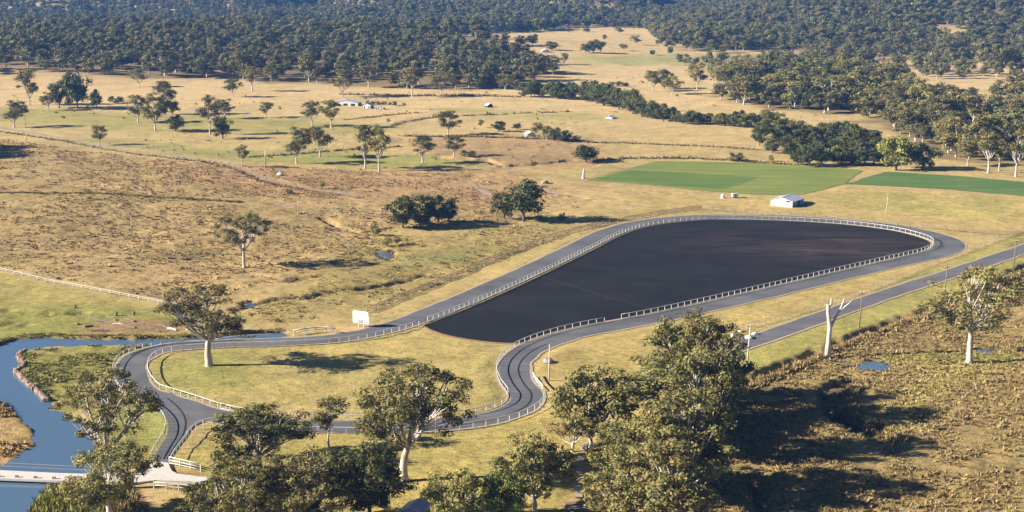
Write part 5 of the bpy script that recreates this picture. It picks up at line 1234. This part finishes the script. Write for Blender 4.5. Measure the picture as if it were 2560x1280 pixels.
# ------------------------------------------------------------------ tussocks and bank grass
def tussocks(name, label, P, n, size, hgt, cols, seed, avoid=None, line=None, dens=0.45):
    rr = np.random.default_rng(seed)
    if line is None:
        lo, hi = P[:, :2].min(0), P[:, :2].max(0); q = lo + (hi - lo) * rr.random((n, 2)); q = q[polysd(q[:, 0], q[:, 1], P) < 0]
    else:
        L = resample(np.asarray(line[0])[:, :2], 0.5); k = rr.integers(0, len(L), n); q = L[k] + normals2(L)[k] * (line[1] + rr.normal(size=n) * line[2])[:, None] + rr.normal(size=(n, 2)) * 0.3
    q = q[(np.abs(q[:, 0]) < 0.385 * q[:, 1]) & (q[:, 1] > 172)]
    if dens: q = q[fbm(q[:, 0] / 5, q[:, 1] / 4, 61, 3) * 0.5 + fbm(q[:, 0] / 19, q[:, 1] / 15, 64, 3) * 0.5 > dens]
    for L_, hw in flat_lines: q = q[linedist(q[:, 0], q[:, 1], resample(L_, 5.0) if len(L_) > 60 else L_) > hw + 0.6]
    if line is None: q = q[polysd(q[:, 0], q[:, 1], CREEK) > 0.8]
    m = len(q); k = 9
    z = gzv(q[:, 0], q[:, 1]); s = size * np.exp(rr.normal(0, 0.35, m)); h = hgt * (0.5 + rr.random(m)) * np.sqrt(s / size) * 1.5
    V = np.zeros((m, k, 3, 3)); lean = rr.normal(0.0, 0.25, (m, 2)) * s[:, None]
    for j in range(k):                                   # a fan of bent blades round each crown
        w = rr.random(m) * 6.28; out = (0.25 + 0.75 * rr.random(m)) * s; bw = (0.16 + 0.16 * rr.random(m)) * s; r0 = rr.random(m) * 0.45 * s
        cw, sw = np.cos(w), np.sin(w)
        bx, by = q[:, 0] + cw * r0, q[:, 1] + sw * r0; tw = w + 1.57 + rr.normal(size=m) * 0.5
        V[:, j, 0] = np.stack([bx + np.cos(tw) * bw, by + np.sin(tw) * bw, z - 0.06], 1)
        V[:, j, 1] = np.stack([bx - np.cos(tw) * bw, by - np.sin(tw) * bw, z - 0.06], 1)
        V[:, j, 2] = np.stack([q[:, 0] + cw * out + lean[:, 0], q[:, 1] + sw * out + lean[:, 1], z + h * (0.35 + 0.75 * rr.random(m))], 1)
    me = mesh_np(name, V.reshape(-1, 3), None, np.arange(m * k * 3).reshape(-1, 3), mats=[M['tuft']])
    c = np.array(cols)[rr.integers(0, len(cols), m)] * 0.3 + gcol(q[:, 0], q[:, 1]) * 0.7
    c = np.repeat(c * (0.68 + 0.45 * rr.random((m, 1))), k, 0) * (0.8 + 0.4 * rr.random((m * k, 1)))
    add_color(me, 'tint', np.repeat(c, 3, 0))
    tag(link(name, me), label, kind='stuff'); return m
straw = [(0.37, 0.235, 0.105), (0.33, 0.21, 0.095), (0.40, 0.27, 0.125), (0.30, 0.19, 0.085)]
olive = [(0.33, 0.26, 0.10), (0.28, 0.245, 0.085), (0.38, 0.30, 0.12)]
green = [(0.25, 0.24, 0.07), (0.20, 0.22, 0.06), (0.31, 0.27, 0.09)]
tot = 0
tot += tussocks('tussock_grass', 'brown tussocks all over the left rise', ZONES[0][0], 60000, 0.58, 0.22, straw, 1, dens=0.455)
tot += tussocks('tussock_grass', 'straw tussocks of the rough paddock at lower right', ZONES[13][0], 110000, 0.50, 0.22, straw + olive[:1], 2, dens=0.40)
tot += tussocks('tussock_grass', 'olive tufts in the grass beside the arena fence', ZONES[3][0], 9000, 0.5, 0.18, olive + straw[:1], 3)
tot += tussocks('tussock_grass', 'green tufts on the creek spit', ZONES[19][0], 4500, 0.5, 0.18, green, 4)
tot += tussocks('tussock_grass', 'straw tufts on the left creek bank', ZONES[21][0], 7000, 0.5, 0.2, straw, 5, dens=0.38)
tot += tussocks('bank_grass', 'tall rank green grass below the bridge', ZONES[22][0], 4500, 0.55, 0.5, green, 6, dens=0.2)
tot += tussocks('bank_grass', 'tall straw grass bank along the roadside ditch', None, 5200, 0.6, 0.45, straw, 7, line=(DITCH, 1.9, 0.7), dens=0)
tot += tussocks('bank_grass', 'rough grass lip of the marshy drain', None, 1500, 0.55, 0.35, straw + olive, 8, line=(DRAIN, 2.3, 0.7), dens=0)
tot += tussocks('bank_grass', 'dark rank grass along the creek edge', None, 1300, 0.4, 0.14, green + olive, 9, line=(np.vstack([CREEK[2:13]]), 1.2, 0.5), dens=0)
for i, (lb, L, n, s, h) in enumerate((('rank grass under the wire fence before the farm sheds', [(985, 316), (1000, 308), (1100, 293), (1250, 286), (1420, 279)], 260, 1.1, 0.5),
      ('dark grass line above the distant farm', [(850, 236), (1000, 240), (1150, 239), (1300, 243)], 300, 1.5, 0.7), ('rank grass along the fence under the white gums', [(620, 394), (760, 384), (900, 373), (1000, 366)], 260, 0.9, 0.4),
      ('grass line between the golden fields', [(1440, 352), (1480, 356), (1650, 361), (1850, 371), (1990, 379)], 420, 0.9, 0.4), ('grass line behind the dark cone tree', [(1480, 402), (1600, 397), (1750, 398), (1990, 412)], 420, 0.9, 0.5),
      ('grass line beside the golden field track', [(860, 300), (940, 292), (1010, 284), (1060, 282)], 160, 1.0, 0.4), ('dry weeds along the faded track', [(0, 330), (150, 352), (300, 380), (430, 396), (560, 415), (650, 452), (760, 476)], 700, 0.7, 0.35),
      ('dark grass line across the left rise', [(0, 482), (200, 485), (380, 492), (600, 507)], 700, 0.6, 0.3), ('weeds in the brown gully strip', [(1000, 340), (1150, 342), (1300, 345), (1440, 352)], 350, 1.0, 0.5))):
    tot += tussocks('bank_grass', lb, None, n, s, h, [(0.20, 0.15, 0.07), (0.16, 0.14, 0.06), (0.24, 0.18, 0.08)], 20 + i, line=(catmull(pxs(L), 5), 0, 0.5), dens=0)
for i, (nm, P, lb) in enumerate(PONDS): tot += tussocks('bank_grass', 'rank grass round the ' + lb, None, 260, 0.5, 0.35, green + straw, 60 + i, line=(np.vstack([P, P[:1]]), -0.9 if i else -1.1, 0.5), dens=0)
tot += tussocks('weed_tufts', 'dark weeds dotted over the golden fields', pxs([(-50, 300), (2600, 300), (2600, 200), (1400, 180), (900, 240), (-50, 240)]), 500, 1.0, 0.7, [(0.12, 0.10, 0.045), (0.16, 0.13, 0.06)], 40, dens=0.4)
tot += tussocks('weed_tufts', 'dark weeds dotted over the middle paddocks', pxs([(200, 340), (1450, 300), (1500, 400), (1300, 470), (700, 420), (400, 390)]), 420, 0.7, 0.45, [(0.12, 0.10, 0.045), (0.16, 0.13, 0.06)], 41, dens=0.4)
print('tussocks', tot)
# ------------------------------------------------------------------ hazy air
hb = np.array([[X.min() - 30, -60, Z.min() - 1], [X.max() + 30, Y.max() + 30, max(Z.max() + 25, CAM_H + 20)]])
hz = MB(); hz.box(tuple(hb.mean(0)), tuple(hb[1] - hb[0])); print('haze box', hb.round())
hm = bpy.data.materials.new('hazy_air'); hm.cycles.homogeneous_volume = True; hm.use_nodes = True; hn = hm.node_tree.nodes; hl = hm.node_tree.links; hn.clear()
ho = hn.new('ShaderNodeOutputMaterial'); hv = hn.new('ShaderNodeVolumePrincipled')
hv.inputs['Color'].default_value = (0.15, 0.42, 1.0, 1); hv.inputs['Density'].default_value = 0.00009; hv.inputs['Anisotropy'].default_value = 0.0
hl.new(hv.outputs[0], ho.inputs['Volume'])
if HAZE: tag(hz.build('haze', hm), 'thin blue haze over the far hills', kind='stuff')
